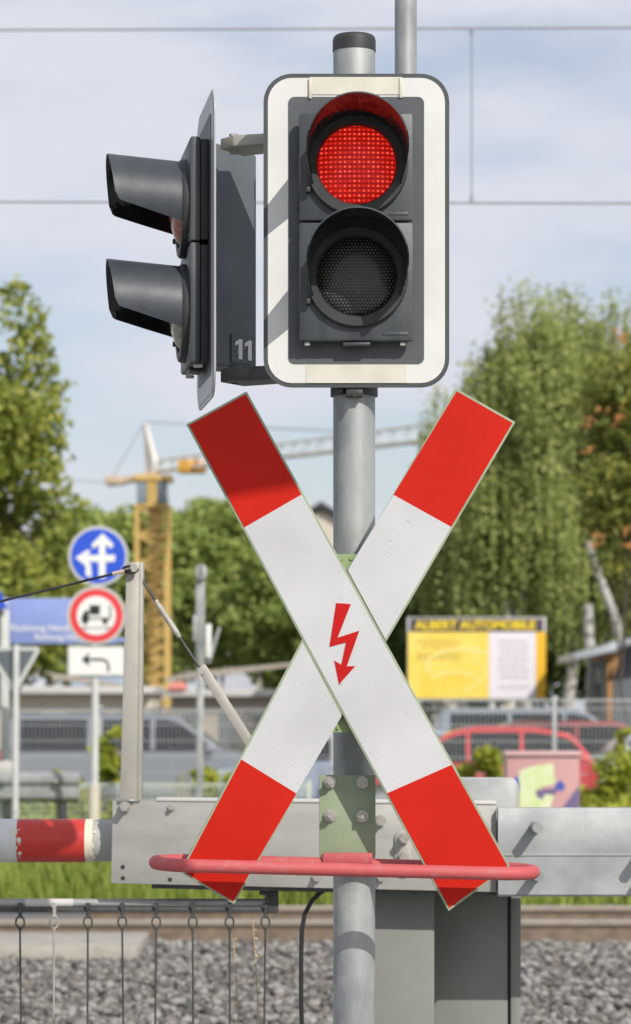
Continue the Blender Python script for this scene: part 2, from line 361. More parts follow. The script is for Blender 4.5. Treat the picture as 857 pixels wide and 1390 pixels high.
def quads_mesh(name, V, nper=4):
    me = bpy.data.meshes.new(name); n = len(V); nf = n // nper
    me.vertices.add(n); me.vertices.foreach_set('co', V.astype(np.float32).ravel())
    me.loops.add(n); me.loops.foreach_set('vertex_index', np.arange(n, dtype=np.int32))
    me.polygons.add(nf); me.polygons.foreach_set('loop_start', np.arange(0, n, nper, dtype=np.int32))
    me.update(calc_edges=True); return me
def leaf_verts(C, size, droop=0.0, aspect=.6):
    """one rhombic leaf per centre, loosely facing up and out"""
    n = len(C); k = rng.normal(size=(n, 3)) * .75 + np.array([.1, -.45, .8])[None]; k /= np.linalg.norm(k, axis=1)[:, None]
    a = rng.normal(size=(n, 3)); a[:, 2] -= droop * 2; a -= k * (a * k).sum(1)[:, None]; a /= np.linalg.norm(a, axis=1)[:, None]; b = np.cross(k, a)
    s = size * rng.uniform(.6, 1.35, n)[:, None]
    return np.stack([C - a * s, C + b * s * aspect, C + a * s, C - b * s * aspect], 1).reshape(-1, 3)
def crown_points(clumps, n, squash=.8, shell=.45, strand=0.0):
    """centres spread through a list of leaf clumps (x, y, z, r)"""
    cl = np.array(clumps); w = cl[:, 3] ** 2.2; k = rng.choice(len(cl), n, p=w / w.sum())
    v = rng.normal(size=(n, 3)); v /= np.linalg.norm(v, axis=1)[:, None]; r = rng.uniform(shell ** 3, 1, n) ** (1 / 3.) * rng.uniform(.75, 1.12, n)
    v = v * (r * cl[k, 3])[:, None]; v[:, 2] *= squash
    C = cl[k, :3] + v
    if strand:   # hanging twigs: most leaves gather on thin vertical strands
        m_ = rng.uniform(size=n) < .75; q = np.round(C[:, :2] / strand) * strand; j = np.sin(q[:, :1] * 12.9898 + q[:, 1:] * 78.233) * 43758.5453; j = (j - np.floor(j) - .5) * strand
        C[m_, :2] = (q + j + rng.normal(0, .035, (n, 2)))[m_]; C[m_, 2] -= rng.exponential(.16, m_.sum())
    return C
def clumps_in(c, rad, n, rmin, rmax, seed):
    g = np.random.default_rng(seed); L = []
    for i in range(n):
        v = g.normal(size=3); v /= np.linalg.norm(v); q = g.uniform(.25, 1) ** .5 * g.uniform(.8, 1.08)
        L.append((c[0] + v[0] * rad[0] * q, c[1] + v[1] * rad[1] * q, c[2] + v[2] * rad[2] * q, g.uniform(rmin, rmax)))
    return L
def trunk(parent, base, tips, r, m, wob=.15):
    mb = MB(); b = Vector(base); top = Vector(tips[0]); N = 7
    pts = [b.lerp(top, i / N) + Vector((random.uniform(-wob, wob), random.uniform(-wob, wob), 0)) * (0 if i == 0 else 1) for i in range(N + 1)]
    mb.tube(pts, [r * (1 - .82 * i / N) for i in range(N + 1)], 10)
    for t in tips[1:]:
        k = random.randint(2, N - 2); a = pts[k]; t = Vector(t); mid = a.lerp(t, .5) + Vector((0, 0, (t - a).length * .1))
        rr = r * (1 - .82 * k / N) * .6; mb.tube([a, a.lerp(mid, .5), mid, t], [rr, rr * .8, rr * .55, rr * .15], 7)
    return mb.build('trunk', m, parent)
def tree(name, base, c, rad, nclump, rmin, rmax, nleaf, size, lm, bm_, label, cat='tree', group=None, r=.18, seed=1, droop=0.0, extra=(), trunk_to=None, squash=.8, strand=0.0):
    t = empty(name, base, label, cat, group)
    cl = clumps_in(c, rad, nclump, rmin, rmax, seed) + list(extra)
    g = random.Random(seed); tips = [trunk_to or (c[0], c[1], c[2] + rad[2] * .8)] + [q[:3] for q in g.sample(cl, min(len(cl), 14))]
    trunk(t, base, tips, r, bm_)
    V = leaf_verts(crown_points(cl, nleaf, squash, strand=strand), size, droop)
    finish('crown', quads_mesh('crown', V), lm, t, sharp=0)
    return t, cl

# ------------------------------------------------------------------ ground, track, verge
def sheet(name, x0, x1, y0, y1, z, m, kind='structure'):
    me = bpy.data.meshes.new(name); me.from_pydata([(x0, y0, z), (x1, y0, z), (x1, y1, z), (x0, y1, z)], [], [(0, 1, 2, 3)])
    o = finish(name, me, m, sharp=0); o['kind'] = kind; return o
sheet('ground', -700, 700, -60, 1200, -.012, M['ground'])
sheet('pavement', -30, 30, -8, 9.4, 0.0, mat('paving', (.27, .26, .245), .9, col2=(.21, .205, .2), scale=3))
sheet('track_bed', -40, 40, 9.5, 23.4, -.004, M['ballast'])
sheet('verge', -40, 40, 23.4, 32.5, 0.0, M['soil'])
# ballast stones: nobody could count them
ico = bmesh.new(); bmesh.ops.create_icosphere(ico, subdivisions=1, radius=1); iv = np.array([v.co[:] for v in ico.verts]); itf = np.array([[v.index for v in f.verts] for f in ico.faces]); ico.free()
ns = 30000; sx = rng.uniform(-3.6, 3.6, ns); sy = rng.uniform(13.4, 23.3, ns); ss = rng.uniform(.014, .033, ns)
sV = np.empty((ns, len(iv), 3))
for ax, k in ((0, 1.25), (1, 1.0), (2, .75)): sV[:, :, ax] = iv[None, :, ax] * ss[:, None] * k * rng.uniform(.65, 1.3, (ns, len(iv)))
ang = rng.uniform(0, 6.28, ns); ca, sa = np.cos(ang)[:, None], np.sin(ang)[:, None]
xx, yy = sV[:, :, 0] * ca - sV[:, :, 1] * sa, sV[:, :, 0] * sa + sV[:, :, 1] * ca
sV[:, :, 0] = xx + sx[:, None]; sV[:, :, 1] = yy + sy[:, None]; sV[:, :, 2] += (rng.uniform(-.012, .035, ns))[:, None]
T = sV[:, itf, :].reshape(-1, 3)
stone = bpy.data.materials.new('ballast stone'); stone.use_nodes = True; st = stone.node_tree; gi = st.nodes.new('ShaderNodeNewGeometry'); rp = st.nodes.new('ShaderNodeValToRGB')
ce_ = rp.color_ramp.elements.new(.5); ce_.color = (.19, .172, .15, 1); rp.color_ramp.elements[0].color = (.09, .09, .09, 1); rp.color_ramp.elements[-1].color = (.33, .32, .30, 1); st.links.new(gi.outputs['Random Per Island'], rp.inputs[0])
st.links.new(rp.outputs[0], st.nodes['Principled BSDF'].inputs['Base Color']); st.nodes['Principled BSDF'].inputs['Roughness'].default_value = .85
me = bpy.data.meshes.new('ballast_stones'); nv = ns * len(iv)
me.vertices.add(nv); me.vertices.foreach_set('co', sV.reshape(-1).astype(np.float32))
fi = (itf[None] + (np.arange(ns) * len(iv))[:, None, None]).reshape(-1).astype(np.int32)
me.loops.add(len(fi)); me.loops.foreach_set('vertex_index', fi); me.polygons.add(len(fi) // 3); me.polygons.foreach_set('loop_start', np.arange(0, len(fi), 3, dtype=np.int32)); me.update(calc_edges=True)
tag(finish('ballast_stones', me, stone, sharp=0), 'grey crushed stone ballast filling the track bed', 'ballast', kind='stuff')
# rails and sleepers
def rail(y, label):
    t = empty('rail', (0, y, 0), label, 'rail', 'rails of the railway track')
    mb = MB(); prof = [(-.07, .02), (.07, .02), (.07, .032), (.012, .05), (.012, .135), (-.012, .135), (-.012, .05), (-.07, .032)]
    mb.prism([Vector((-40, y + a, z)) for a, z in prof], (80, 0, 0)); mb.build('rail_web', M['rail'], t)
    mb = MB(); mb.prism([Vector((-40, y + a, z)) for a, z in [(-.034, .1352), (.034, .1352), (.036, .162), (.026, .175), (-.026, .175), (-.036, .162)]], (80, 0, 0)); mb.build('rail_head', M['rail_head'], t)
rail(19.78, 'rusty brown rail nearest to the barrier, in front of the other rail')
rail(21.21, 'rusty brown rail at the foot of the grass, behind the nearer rail')
sl0 = None
for i in range(13):
    x = -4.2 + i * .66
    if sl0 is None:
        mb = MB(); mb.box(x - .13, x + .13, 19.3, 21.7, -.1, .018, .015); sl0 = mb.build('railway_sleeper', M['concrete'])
        tag(sl0, 'pale concrete sleeper under the two rusty rails', 'sleeper', 'concrete sleepers under the rails'); x_ = sl0.location.x
    else:
        c = sl0.copy(); COL.objects.link(c); c.location.x = x
mb = MB(); mb.box(-14, P(112, 1250, 20.4).x, 20.0, 21.0, .0, .135, .01); o = mb.build('crossing_panel', mat('grey crossing slab', (.16, .16, .155), .85, var=.2, scale=4)); tag(o, 'dark grey road crossing slab between the rails at the left edge', 'crossing slab')
mb = MB(); mb.box(-14, P(200, 1250, 19.4).x, 18.35, 19.64, -.02, .10, .012); o = mb.build('edge_slab', M['concrete']); tag(o, 'pale concrete edge slab beside the near rail on the left', 'concrete slab')
# grass
def blades(name, n, x0, x1, y0, y1, h0, h1, m, label, z0=0.0):
    x = rng.uniform(x0, x1, n); y = rng.uniform(y0, y1, n); patch = .55 + .45 * np.sin(x * 1.7 + y * .6) * np.cos(x * .63 - y * 1.1)
    h = rng.uniform(h0, h1, n) * (.55 + .6 * patch); a = rng.uniform(0, 6.28, n); lx, ly = rng.normal(0, .28, n) * h, rng.normal(0, .28, n) * h; w = rng.uniform(.003, .008, n)
    B = np.stack([x, y, np.full(n, z0)], 1); s = np.stack([np.cos(a) * w, np.sin(a) * w, np.zeros(n)], 1)
    mid = B + np.stack([lx * .35, ly * .35, h * .6], 1); tip = B + np.stack([lx, ly, h], 1)
    V = np.stack([B - s, B + s, mid + s * .7, tip, mid - s * .7], 1).reshape(-1, 3)
    return tag(finish(name, quads_mesh(name, V, 5), m, sharp=0), label, 'grass', kind='stuff')
blades('verge_grass', 75000, -6.5, 6.5, 23.2, 32.4, .12, .48, M['grass'], 'tall yellow green grass on the verge beyond the track')

# ------------------------------------------------------------------ post and pipes (the near mast)
DP = 6.28; pc = P(481, 900, DP); rp_ = S(28.5, DP)
post = empty('signal_post', (pc.x, DP, 0), 'thick galvanised steel post in the centre carrying the red signal and the cross', 'post')
ztop = P(481, 68, DP).z
mb = MB(); mb.lathe([(rp_, 0), (rp_, ztop)], (pc.x, DP, 0), (0, 0, 1), 48); mb.build('pole', M['galv'], post)
mb = MB(); zc = P(481, 49, DP).z; mb.lathe([(rp_ * 1.03, ztop - .004), (rp_ * 1.03, zc - .012), (rp_ * .99, zc - .004), (rp_ * .9, zc)], (pc.x, DP, 0), (0, 0, 1), 48); mb.build('cap', M['cap'], post)
mb = MB(); mb.box(pc.x - .16, pc.x + .16, DP - .16, DP + .16, -.012, .06, .015); mb.build('footing', M['concrete'], post)
zb = P(481, 531, DP).z
mb = MB(); mb.lathe([(rp_ + .001, zb - .012), (rp_ + .006, zb - .012), (rp_ + .006, zb + .03), (rp_ + .001, zb + .03)], (pc.x, DP, 0), (0, 0, 1), 48)
mb.pbox(456, 466, 526, 534, 6.215, .05, .002); mb.pbox(470, 493, 526, 538, 6.205, .04, .003); mb.cyl(P(482, 535, 6.215), P(482, 535, 6.19), .006, .006, 10); mb.build('clamp', M['dark_steel'], post)
# thin pipe behind the signal
px_ = P(551, 90, 6.42); mpipe = empty('mast_pipe', (px_.x, 6.42, P(551, 420, 6.42).z), 'thinner grey pipe rising to the right of the capped post behind the signal', 'pipe')
mb = MB(); mb.lathe([(S(15, 6.42), P(551, 420, 6.42).z), (S(15, 6.42), P(551, -260, 6.42).z)], (px_.x, 6.42, 0), (0, 0, 1), 32); mb.build('pipe', M['galv'], mpipe)
for yy_ in (170, 380):
    z = P(551, yy_, 6.4).z; mb = MB(); mb.box(pc.x - .02, px_.x + .03, 6.325, 6.39, z - .02, z + .02, .004); mb.build('bracket', M['dark_steel'], mpipe)

# ------------------------------------------------------------------ the two signals (local space: x right, -y front, z up, origin at the board centre)
def visor_mesh(zc, y0=-.045, y1=-.225):
    bm = bmesh.new(); NT, NA = 28, 48; r0, r1, tilt = .1055, .1085, .012; grid = []
    for i in range(NT + 1):
        t = i / NT; cut = 27 + (5 - 27) * t
        e = max(0.0, (t - .93) / .07); cut -= 10 * (1 - math.sqrt(max(0, 1 - e * e)))
        r = r0 + (r1 - r0) * t; y = y0 + (y1 - y0) * t; row = []
        for k in range(NA + 1):
            a = R(-cut + (180 + 2 * cut) * k / NA); yy = y + .027 * t * (1 - math.sin(a)) * .5
            row.append(bm.verts.new((math.cos(a) * r, yy, zc + tilt * t + math.sin(a) * r)))
        grid.append(row)
    for i in range(NT):
        for k in range(NA): bm.faces.new((grid[i][k], grid[i][k + 1], grid[i + 1][k + 1], grid[i + 1][k]))
    bmesh.ops.recalc_face_normals(bm, faces=bm.faces[:])
    bmesh.ops.solidify(bm, geom=bm.faces[:], thickness=.003)
    for f in bm.faces:
        c = f.calc_center_median(); f.normal_update(); f.material_index = 1 if f.normal.x * c.x + f.normal.z * (c.z - zc) < 0 else 0
    me = bpy.data.meshes.new('visor'); bm.to_mesh(me); bm.free(); return me
NX0, NX1 = .026, -.079
def signal(root, main):
    L = dict(parent=root, local=True)
    mb = MB(); mb.prism(rrect(-.2025, .2025, -.342, .342, .062), (0, .004, 0)); mb.build('backboard', M['rim'] if main else M['plate_grey'], **L)
    mb = MB(); mb.prism(rrect(-.193, .193, -.3325, .3325, .053, -.0015), (0, .0014, 0)); mb.build('white_border', M['board_white'] if main else M['plate_grey'], **L)
    mb = MB(); mb.prism(rrect(-.1485, .1475, -.291, .291, .014, -.003), (0, .0014, 0)); mb.build('board_panel', M['panel'], **L)
    h = {}
    for nm, z0, z1, zc in (('upper', .0135, .247, .134), ('lower', -.2465, .0105, -.1074)):
        if not main: zc -= .034 if nm == 'upper' else .030; z0 -= .004 if nm == 'upper' else .016; z1 -= .004
        mb = MB(); mb.box(-.116, .114, -.0222, -.0033, z0 + .004, z1 - .004, .003); mb.build('gasket_frame', M['cap'], **L)
        mb = MB(); mb.box(-.1245, .1225, -.046, -.0225, z0, z1, .006)
        mb.box(.055, .112, -.0475, -.0455, z0 + .012, z0 + .019, .0008); mb.box(-.128, -.1243, -.03, -.012, z0 + .03, z0 + .07, .001); mb.box(-.128, -.1243, -.03, -.012, z1 - .07, z1 - .03, .001)
        ho = mb.build('housing', M['housing'], **L); h[nm] = ho
        me = visor_mesh(zc); vo = finish('visor', me, [M['visor'], M['visor_in']], root, True, 40)
        mb = MB(); mb.lathe([(.103, .044), (.1115, .046), (.1115, .056), (.108, .061), (.089, .061), (.0845, .052), (.0845, .044)], (0, 0, zc), (0, -1, 0), 64, False)
        mb.box(-.11, -.10, -.066, -.046, zc - .062, zc - .050, .002);
        mb.build('lens_ring', M['cap'], **L)
        mb = MB(); mb.lathe([(.085, .0465)] + [(.085 * math.cos(a), .0465 + (.016 if main else .036) * math.sin(a)) for a in (R(20), R(40), R(60), R(75), R(87))], (0, 0, zc), (0, -1, 0), 64)
        lm = (M['lens_red'] if nm == 'upper' else M['lens_off']) if main else (M['lens_redoff'] if nm == 'upper' else M['lens_clear'])
        lo = mb.build('lens', lm, **L); lo['label'] = ('glowing red lens' if main else 'unlit red lens') if nm == 'upper' else 'dark unlit lens' if main else 'pale unlit lens'
    # body behind the board, tapering to the rear
    bm = bmesh.new()
    if main: a = [(-.09, .0045, -.245), (.09, .0045, -.245), (.09, .0045, .245), (-.09, .0045, .245)]; b = [(-.06, .03, -.235), (.06, .03, -.235), (.06, .03, .238), (-.06, .03, .238)]
    else: a = [(-.11, .0045, -.255), (NX0, .0045, -.255), (NX0, .0045, .252), (-.11, .0045, .252)]; b = [(-.11, .125, -.255), (NX1, .125, -.255), (NX1, .125, .245), (-.11, .125, .245)]
    va = [bm.verts.new(p) for p in a]; vb = [bm.verts.new(p) for p in b]; bm.faces.new(va); bm.faces.new(vb[::-1])
    for i in range(4): bm.faces.new((va[i], vb[i], vb[(i + 1) % 4], va[(i + 1) % 4]))
    bmesh.ops.recalc_face_normals(bm, faces=bm.faces[:]); bmesh.ops.bevel(bm, geom=bm.edges[:], offset=.004, segments=2, affect='EDGES')
    me = bpy.data.meshes.new('rear_body')
    bm.to_mesh(me); bm.free(); finish('rear_body', me, M['board_back'], root, True)
    dl = 0 if main else -.017
    for x in (-.107, .1): mb = MB(); mb.box(x - .006, x + .006, -.036, -.016, -.2545 + dl, -.2475 + dl, .002); mb.build('latch', M['sign_grey'], **L)
    mb = MB(); mb.box(-.03, .03, -.04, -.01, -.256 + dl, -.2475 + dl, .003); mb.build('drain_lip', M['housing'], **L)
    return h
bc = P(484, 313, 6.2)
sig = empty('traffic_signal', bc, 'signal on a white bordered board with its upper lamp glowing red', 'traffic light', 'railway crossing signals')
hs = signal(sig, True)
mb = MB(); mb.prism(rrect(-.102, .100, .296, .334, .003, -.0035), (0, .0016, 0)); mb.box(.0935, .0995, -.007, -.0036, .288, .333, .001); mb.box(-.1035, -.0975, -.008, -.0036, .286, .332, .001)
o = mb.build('cover_tape', M['tape'], sig, True); o['label'] = 'peeling cream tape along the top edge'
mb = MB(); mb.prism(rrect(-.110, .110, -.3325, -.2925, .002, -.0028), (0, .0012, 0)); o = mb.build('cover_tape', M['tape'], sig, True); o['label'] = 'cream tape along the bottom edge'
sc_ = Vector((-.2505, 6.475, bc.z - .006))
sig2 = empty('traffic_signal', sc_, 'dark signal turned sideways to the left with two unlit hooded lamps', 'traffic light', 'railway crossing signals', rz=R(-82.3))
signal(sig2, False)
# arms holding the sideways signal to the post
def pl(p): return WM[sig2].inverted() @ Vector(p)
for z, name in ((P(330, 192, 6.4).z, 'a'), (P(330, 503, 6.4).z, 'b')):
    mb = MB(); x0 = P(300, 0, 6.4).x
    mb.prism([Vector((x0, 6.37, z)), Vector((x0 + .03, 6.33, z)), Vector((pc.x - .03, 6.26, z)), Vector((pc.x - .03, 6.32, z)), Vector((x0 + .05, 6.45, z))], (0, 0, -.024 if name == 'a' else -.03), .002)
    mb.cyl((x0 + .03, 6.39, z - .03), (x0 + .03, 6.39, z + .014), .011, .011, 6); mb.cyl((x0 + .15, 6.31, z - .045), (x0 + .15, 6.31, z), .006, .006, 10)
    mb.build('mounting_arm', M['strut'] if name == 'a' else M['dark_steel'], sig2)
# number sticker on the rear body's near side
g = WM[sig2]
def side_pt(u, w, off=.0015):   # u along the camera-side face, 0 at the board and 1 at the rear
    n = Vector((.1205, NX0 - NX1, 0)).normalized()
    return Vector((NX0 + (NX1 - NX0) * u, .0045 + .1205 * u, w)) + n * off
mb = MB(); q = [side_pt(.46, -.243, .0022), side_pt(.97, -.243, .0022), side_pt(.97, -.178, .0022), side_pt(.46, -.178, .0022)]
nn = (q[1] - q[0]).cross(q[3] - q[0]).normalized() * .001; mb.prism(q, nn); mb.build('number_sticker', mat('dark sticker', (.05, .07, .075), .4, col2=(.30, .33, .33), scale=160, lo=.55, hi=.7), sig2, True)
def digit_one(u0):
    H_ = .046; z0 = -.234
    return [(u0 + .07, z0), (u0 + .15, z0), (u0 + .15, z0 + H_), (u0 + .085, z0 + H_), (u0, z0 + H_ - .008), (u0, z0 + H_ - .016), (u0 + .07, z0 + H_ - .012)]
mb = MB()
for u0 in (.53, .73): mb.prism([side_pt(u, w, .0036) for u, w in digit_one(u0)], nn * .6)
mb.build('number_eleven', M['sign_white'], sig2, True)

# ------------------------------------------------------------------ the cross
DB = 6.11
xb = empty('crossbuck_sign', P(466, 1236, DB), 'red and white diagonal cross with a red lightning arrow below the signal', 'level crossing sign')
def lerp2(a, b, t): return (a[0] + (b[0] - a[0]) * t, a[1] + (b[1] - a[1]) * t)
def inset(poly, d):
    n = len(poly); out = []
    A = sum(poly[i][0] * poly[(i + 1) % n][1] - poly[(i + 1) % n][0] * poly[i][1] for i in range(n)); sg = 1 if A > 0 else -1
    for i in range(n):
        p0, p1, p2 = Vector(poly[i - 1]), Vector(poly[i]), Vector(poly[(i + 1) % n])
        e1, e2 = (p1 - p0).normalized(), (p2 - p1).normalized(); n1, n2 = Vector((-e1.y, e1.x)) * sg, Vector((-e2.y, e2.x)) * sg
        b = (n1 + n2); b = b / max(.2, b.dot(n1)); out.append(tuple(p1 + b * d))
    return out
TL, TR, BR, BL = (253, 576), (335, 531), (693, 1176), (609, 1237)
uTL, uTR, uJR, uJL = (619, 527), (700, 573), (524.3, 871.5), (471.6, 776.5)
lJL, lJR, lBR, lBL = (410.2, 868), (464.6, 969), (318, 1228), (244, 1183)
def blade(poly, bands, label):
    """poly: outline of the pan, bands: [(colour, polygon)] sheets on it"""
    mb = MB(); mb.prism([P(x, y, DB) for x, y in poly], (0, .018, 0), .0012, 1); pan = mb.build('blade', M['green_frame'], xb); pan['label'] = label
    for c, pg in bands:
        mb = MB(); mb.prism([P(x, y, DB - .0012) for x, y in pg], (0, .001, 0)); mb.build('red_field' if c == 'r' else 'white_field', M['red_refl'] if c == 'r' else M['white_refl'], pan)
    return pan
def split(TLp, TRp, BRp, BLp, fl, fr, gl, gr, i0=3.0):
    q = inset([TLp, TRp, BRp, BLp], i0); a, b, c, d = q
    l1, r1 = lerp2(a, d, fl), lerp2(b, c, fr); l2, r2 = lerp2(a, d, gl), lerp2(b, c, gr)
    return [('r', [a, b, r1, l1]), ('w', [l1, r1, r2, l2]), ('r', [l2, r2, c, d])]
pan1 = blade([TL, TR, BR, BL], split(TL, TR, BR, BL, .212, .213, .762, .786), 'front blade running from top left to bottom right')
def half_up():
    a, b, c, d = inset([uTL, uTR, uJR, uJL], 3.0); c, d = (uJR[0] - 1.2, uJR[1] - 4), (uJL[0] + .8, uJL[1] - 3)
    k1, k2 = lerp2(a, d, (672 - 527) / (777. - 527)), lerp2(b, c, (715 - 573) / (868. - 573))
    return [('r', [a, b, k2, k1]), ('w', [k1, k2, c, d])]
def half_dn():
    a, b, c, d = inset([lJL, lJR, lBR, lBL], 3.0); a, b = (lJL[0] + 1.2, lJL[1] + 5), (lJR[0] - .6, lJR[1] + 3)
    k1, k2 = lerp2(a, d, (1029 - 868) / (1183. - 868)), lerp2(b, c, (1077 - 969) / (1228. - 969))
    return [('w', [a, b, k2, k1]), ('r', [k1, k2, c, d])]
blade([uTL, uTR, uJR, uJL], half_up(), 'upper right half blade'); blade([lJL, lJR, lBR, lBL], half_dn(), 'lower left half blade')
bolt = [(456, 818), (477, 820), (458, 866), (488, 856), (470, 904), (482, 904), (460, 928), (454, 897), (464, 902), (471, 872), (447, 878)]
bolt = [(456.5, 818.5), (476.5, 820), (458.5, 865.5), (488, 856), (471, 904.5), (482.5, 904), (460.5, 929), (454, 896.5), (463.5, 902.5), (470, 872), (447.5, 878)]
mb = MB(); mb.prism([P(x, y, DB - .0026) for x, y in bolt], (0, .0012, 0)); o = mb.build('lightning_arrow', M['bolt_red'], pan1)
mb = MB(); mb.pbox(437, 500, 752, 994, DB + .021, .004)
for z in (752 + 6, 988):
    for dx in (-7, 7): cxp = 470 if z < 900 else 466; mb.cyl(P(cxp + dx, z, DB + .021), P(cxp + dx, z, DB + .017), .0042, .0036, 12)
mb.build('bracket_plate', M['green_dark'], xb)
for yy_ in (800, 950):
    z = P(0, yy_, DB).z; mb = MB(); mb.box(pc.x - .03, pc.x + .03, DB + .026, DP - rp_ + .004, z - .02, z + .02, .003); mb.lathe([(rp_ + .001, -.02), (rp_ + .006, -.02), (rp_ + .006, .02), (rp_ + .001, .02)], (pc.x, DP, z), (0, 0, 1), 40); mb.build('standoff', M['dark_steel'], xb)

# ------------------------------------------------------------------ hoop and green plate
gp = 6.212
hp = empty('guard_hoop', P(470, 1190, gp), 'faded pinkish red tubular hoop around the foot of the cross on a green plate', 'guard rail')
mb = MB(); mb.pbox(433.5, 510, 1052, 1163, gp, .014, .0015); plate_o = mb.build('mounting_plate', M['green_plate'], hp)
for x, y in ((448, 1062), (492, 1062), (448, 1107), (492, 1108)):
    mb = MB(); hexbolt(mb, P(x, y, gp), S(6.2, gp), .032); mb.build('bolt', M['steel'], hp)
rh = .0145; pts = []
fy, by = 6.045, 6.21; zf, zb_ = P(0, 1180.5, fy).z, P(0, 1173.5, by).z
xl, xr = P(201, 0, 6.1).x + rh, P(735, 0, 6.1).x - rh; cr = (by - fy) / 2
def hz(y): return zf + (zb_ - zf) * (y - fy) / (by - fy)
xmid = P(470, 0, fy).x
for i in range(9): pts.append(Vector((xl + cr + (xr - xl - 2 * cr) * i / 8, fy, zf)))
for i in range(1, 12): a = R(-90 + 180 * i / 12); pts.append(Vector((xr - cr + cr * math.cos(a), fy + cr + cr * math.sin(a), hz(fy + cr + cr * math.sin(a)))))
for i in range(9): pts.append(Vector((xr - cr - (xr - xl - 2 * cr) * i / 8, by, zb_)))
for i in range(1, 12): a = R(90 + 180 * i / 12); pts.append(Vector((xl + cr + cr * math.cos(a), fy + cr + cr * math.sin(a), hz(fy + cr + cr * math.sin(a)))))
slope_ = -(P(0, 1185.5, fy).z - P(0, 1172.5, fy).z) / (xr - xl); pts = [p + Vector((0, 0, (xmid - p.x) * slope_)) for p in pts]
mb = MB(); mb.tube(pts, rh, 20, True)
mb.prism([Vector((xl + cr, fy + .02, zf + .018)), Vector((xl + cr + .02, fy + .02, zf + .018)), Vector((xl + cr + .02, by - .012, zb_ + .018)), Vector((xl + cr, by - .012, zb_ + .018))], (0, 0, -.006))
mb.build('hoop_tube', M['hoop'], hp)
mb = MB(); mb.pbox(438, 506, 1158, 1172, 6.19, .02, .003); mb.build('weld_lug', M['hoop'], hp)

# ------------------------------------------------------------------ barrier
DA = 7.85
bar = empty('level_crossing_barrier', P(600, 1206, DA + .15), 'lowered railway barrier with red and white boom, steel plates and counterweight beam', 'barrier')
sp = MB(); sp.prism([P(x, y, DA) for x, y in [(151, 1199), (674, 1211), (674, 1092), (153, 1087)]], (0, .012, 0), .0015)
side_plate = sp.build('side_plate', M['alu'], bar)
mb = MB(); mb.prism([P(x, y, DA - .004) for x, y in [(212, 1087), (674, 1092), (674, 1087.5), (212, 1083)]], (0, .10, 0), .001); mb.build('folded_lip', M['fascia'], bar)
mb = MB(); mb.prism([P(x, y, DA + .014) for x, y in [(206, 1206), (674, 1216), (674, 1211.5), (206, 1200.5)]], (0, .12, 0), .001); mb.build('under_channel', M['dark_steel'], bar)
for x, y, r, h in ((170, 1095, 6, .045), (233, 1096, 4, .02), (430, 1191, 5, .03), (516, 1114, 6.5, .035), (517, 1191, 5, .03), (548, 1138, 6, .04), (548, 1163, 6, .04)):
    mb = MB(); c = P(x, y, DA - (.008 if x == 548 else .0)); rr = S(r, DA); mb.cyl(c, c + Vector((0, -h * .3, 0)), rr * 1.25, rr * 1.25, 18); mb.cyl(c + Vector((0, -h * .28, 0)), c + Vector((0, -h, 0)), rr, rr * .94, 6); mb.build('bolt', M['steel'], side_plate)
mb = MB()
for x, y in ((167, 1177), (167, 1192), (231, 1194)): mb.cyl(P(x, y, DA - .0006), P(x, y, DA - .0004), S(3, DA), S(3, DA), 16)
mb.build('bolt_hole', M['rubber'], side_plate)
mb = MB(); mb.prism([v - Vector((0, 0, 0)) for v in rrect(P(536, 0, DA).x, P(560, 0, DA).x, P(0, 1190, DA).z, P(0, 1127, DA).z, S(11, DA), DA - .008)], (0, .0075, 0), .001); mb.build('lug_plate', M['strut'], side_plate)
# boom
by0 = 7.97; rb = S(29.5, by0); zb0 = P(0, 1141, by0).z
X = lambda p: P(p, 0, by0).x
mb = MB(); prof = [(-9.2, 0), (X(25), 0), (X(25), 1), (X(117), 1), (X(117), 2), (X(127), 2), (X(127), 3), (X(420), 3)]
segs = [(-9.2, X(25), 0), (X(25), X(117), 1), (X(117), X(127.5), 2), (X(127.5), X(430), 3)]
k = X(25); w = X(117) - X(25); extra = []
while k > -8: extra.append((k - w, k, 0 if len(extra) % 2 == 0 else 1)); k -= w
segs = [q for q in extra] + segs[1:]
for a, b, m_ in segs: mb.mi = m_; mb.cyl((a, by0, zb0), (b, by0, zb0), rb if m_ < 3 else rb * .96, None, 40, True)
boom = mb.build('boom', [M['boom_white'], M['boom_red'], M['boom_cream'], M['boom_grey']], bar)
mb = MB()
for i in range(26):
    t = random.uniform(0, 1); a = R(random.uniform(40, 140)); x = X(random.choice([25, 25, 126, 126])) + random.uniform(-.012, .014); n = Vector((0, -math.sin(a), math.cos(a))); c = Vector((x, by0, zb0)) + n * (rb + .0004)
    u = Vector((1, 0, 0)); v = n.cross(u); s = random.uniform(.003, .009); mb.prism([c + u * s * math.cos(q) * random.uniform(.5, 1) + v * s * math.sin(q) * random.uniform(.5, 1.2) for q in (0, 1.1, 2.2, 3.3, 4.4, 5.4)], n * .0004)
mb.build('paint_chip', M['boom_cream'], boom)
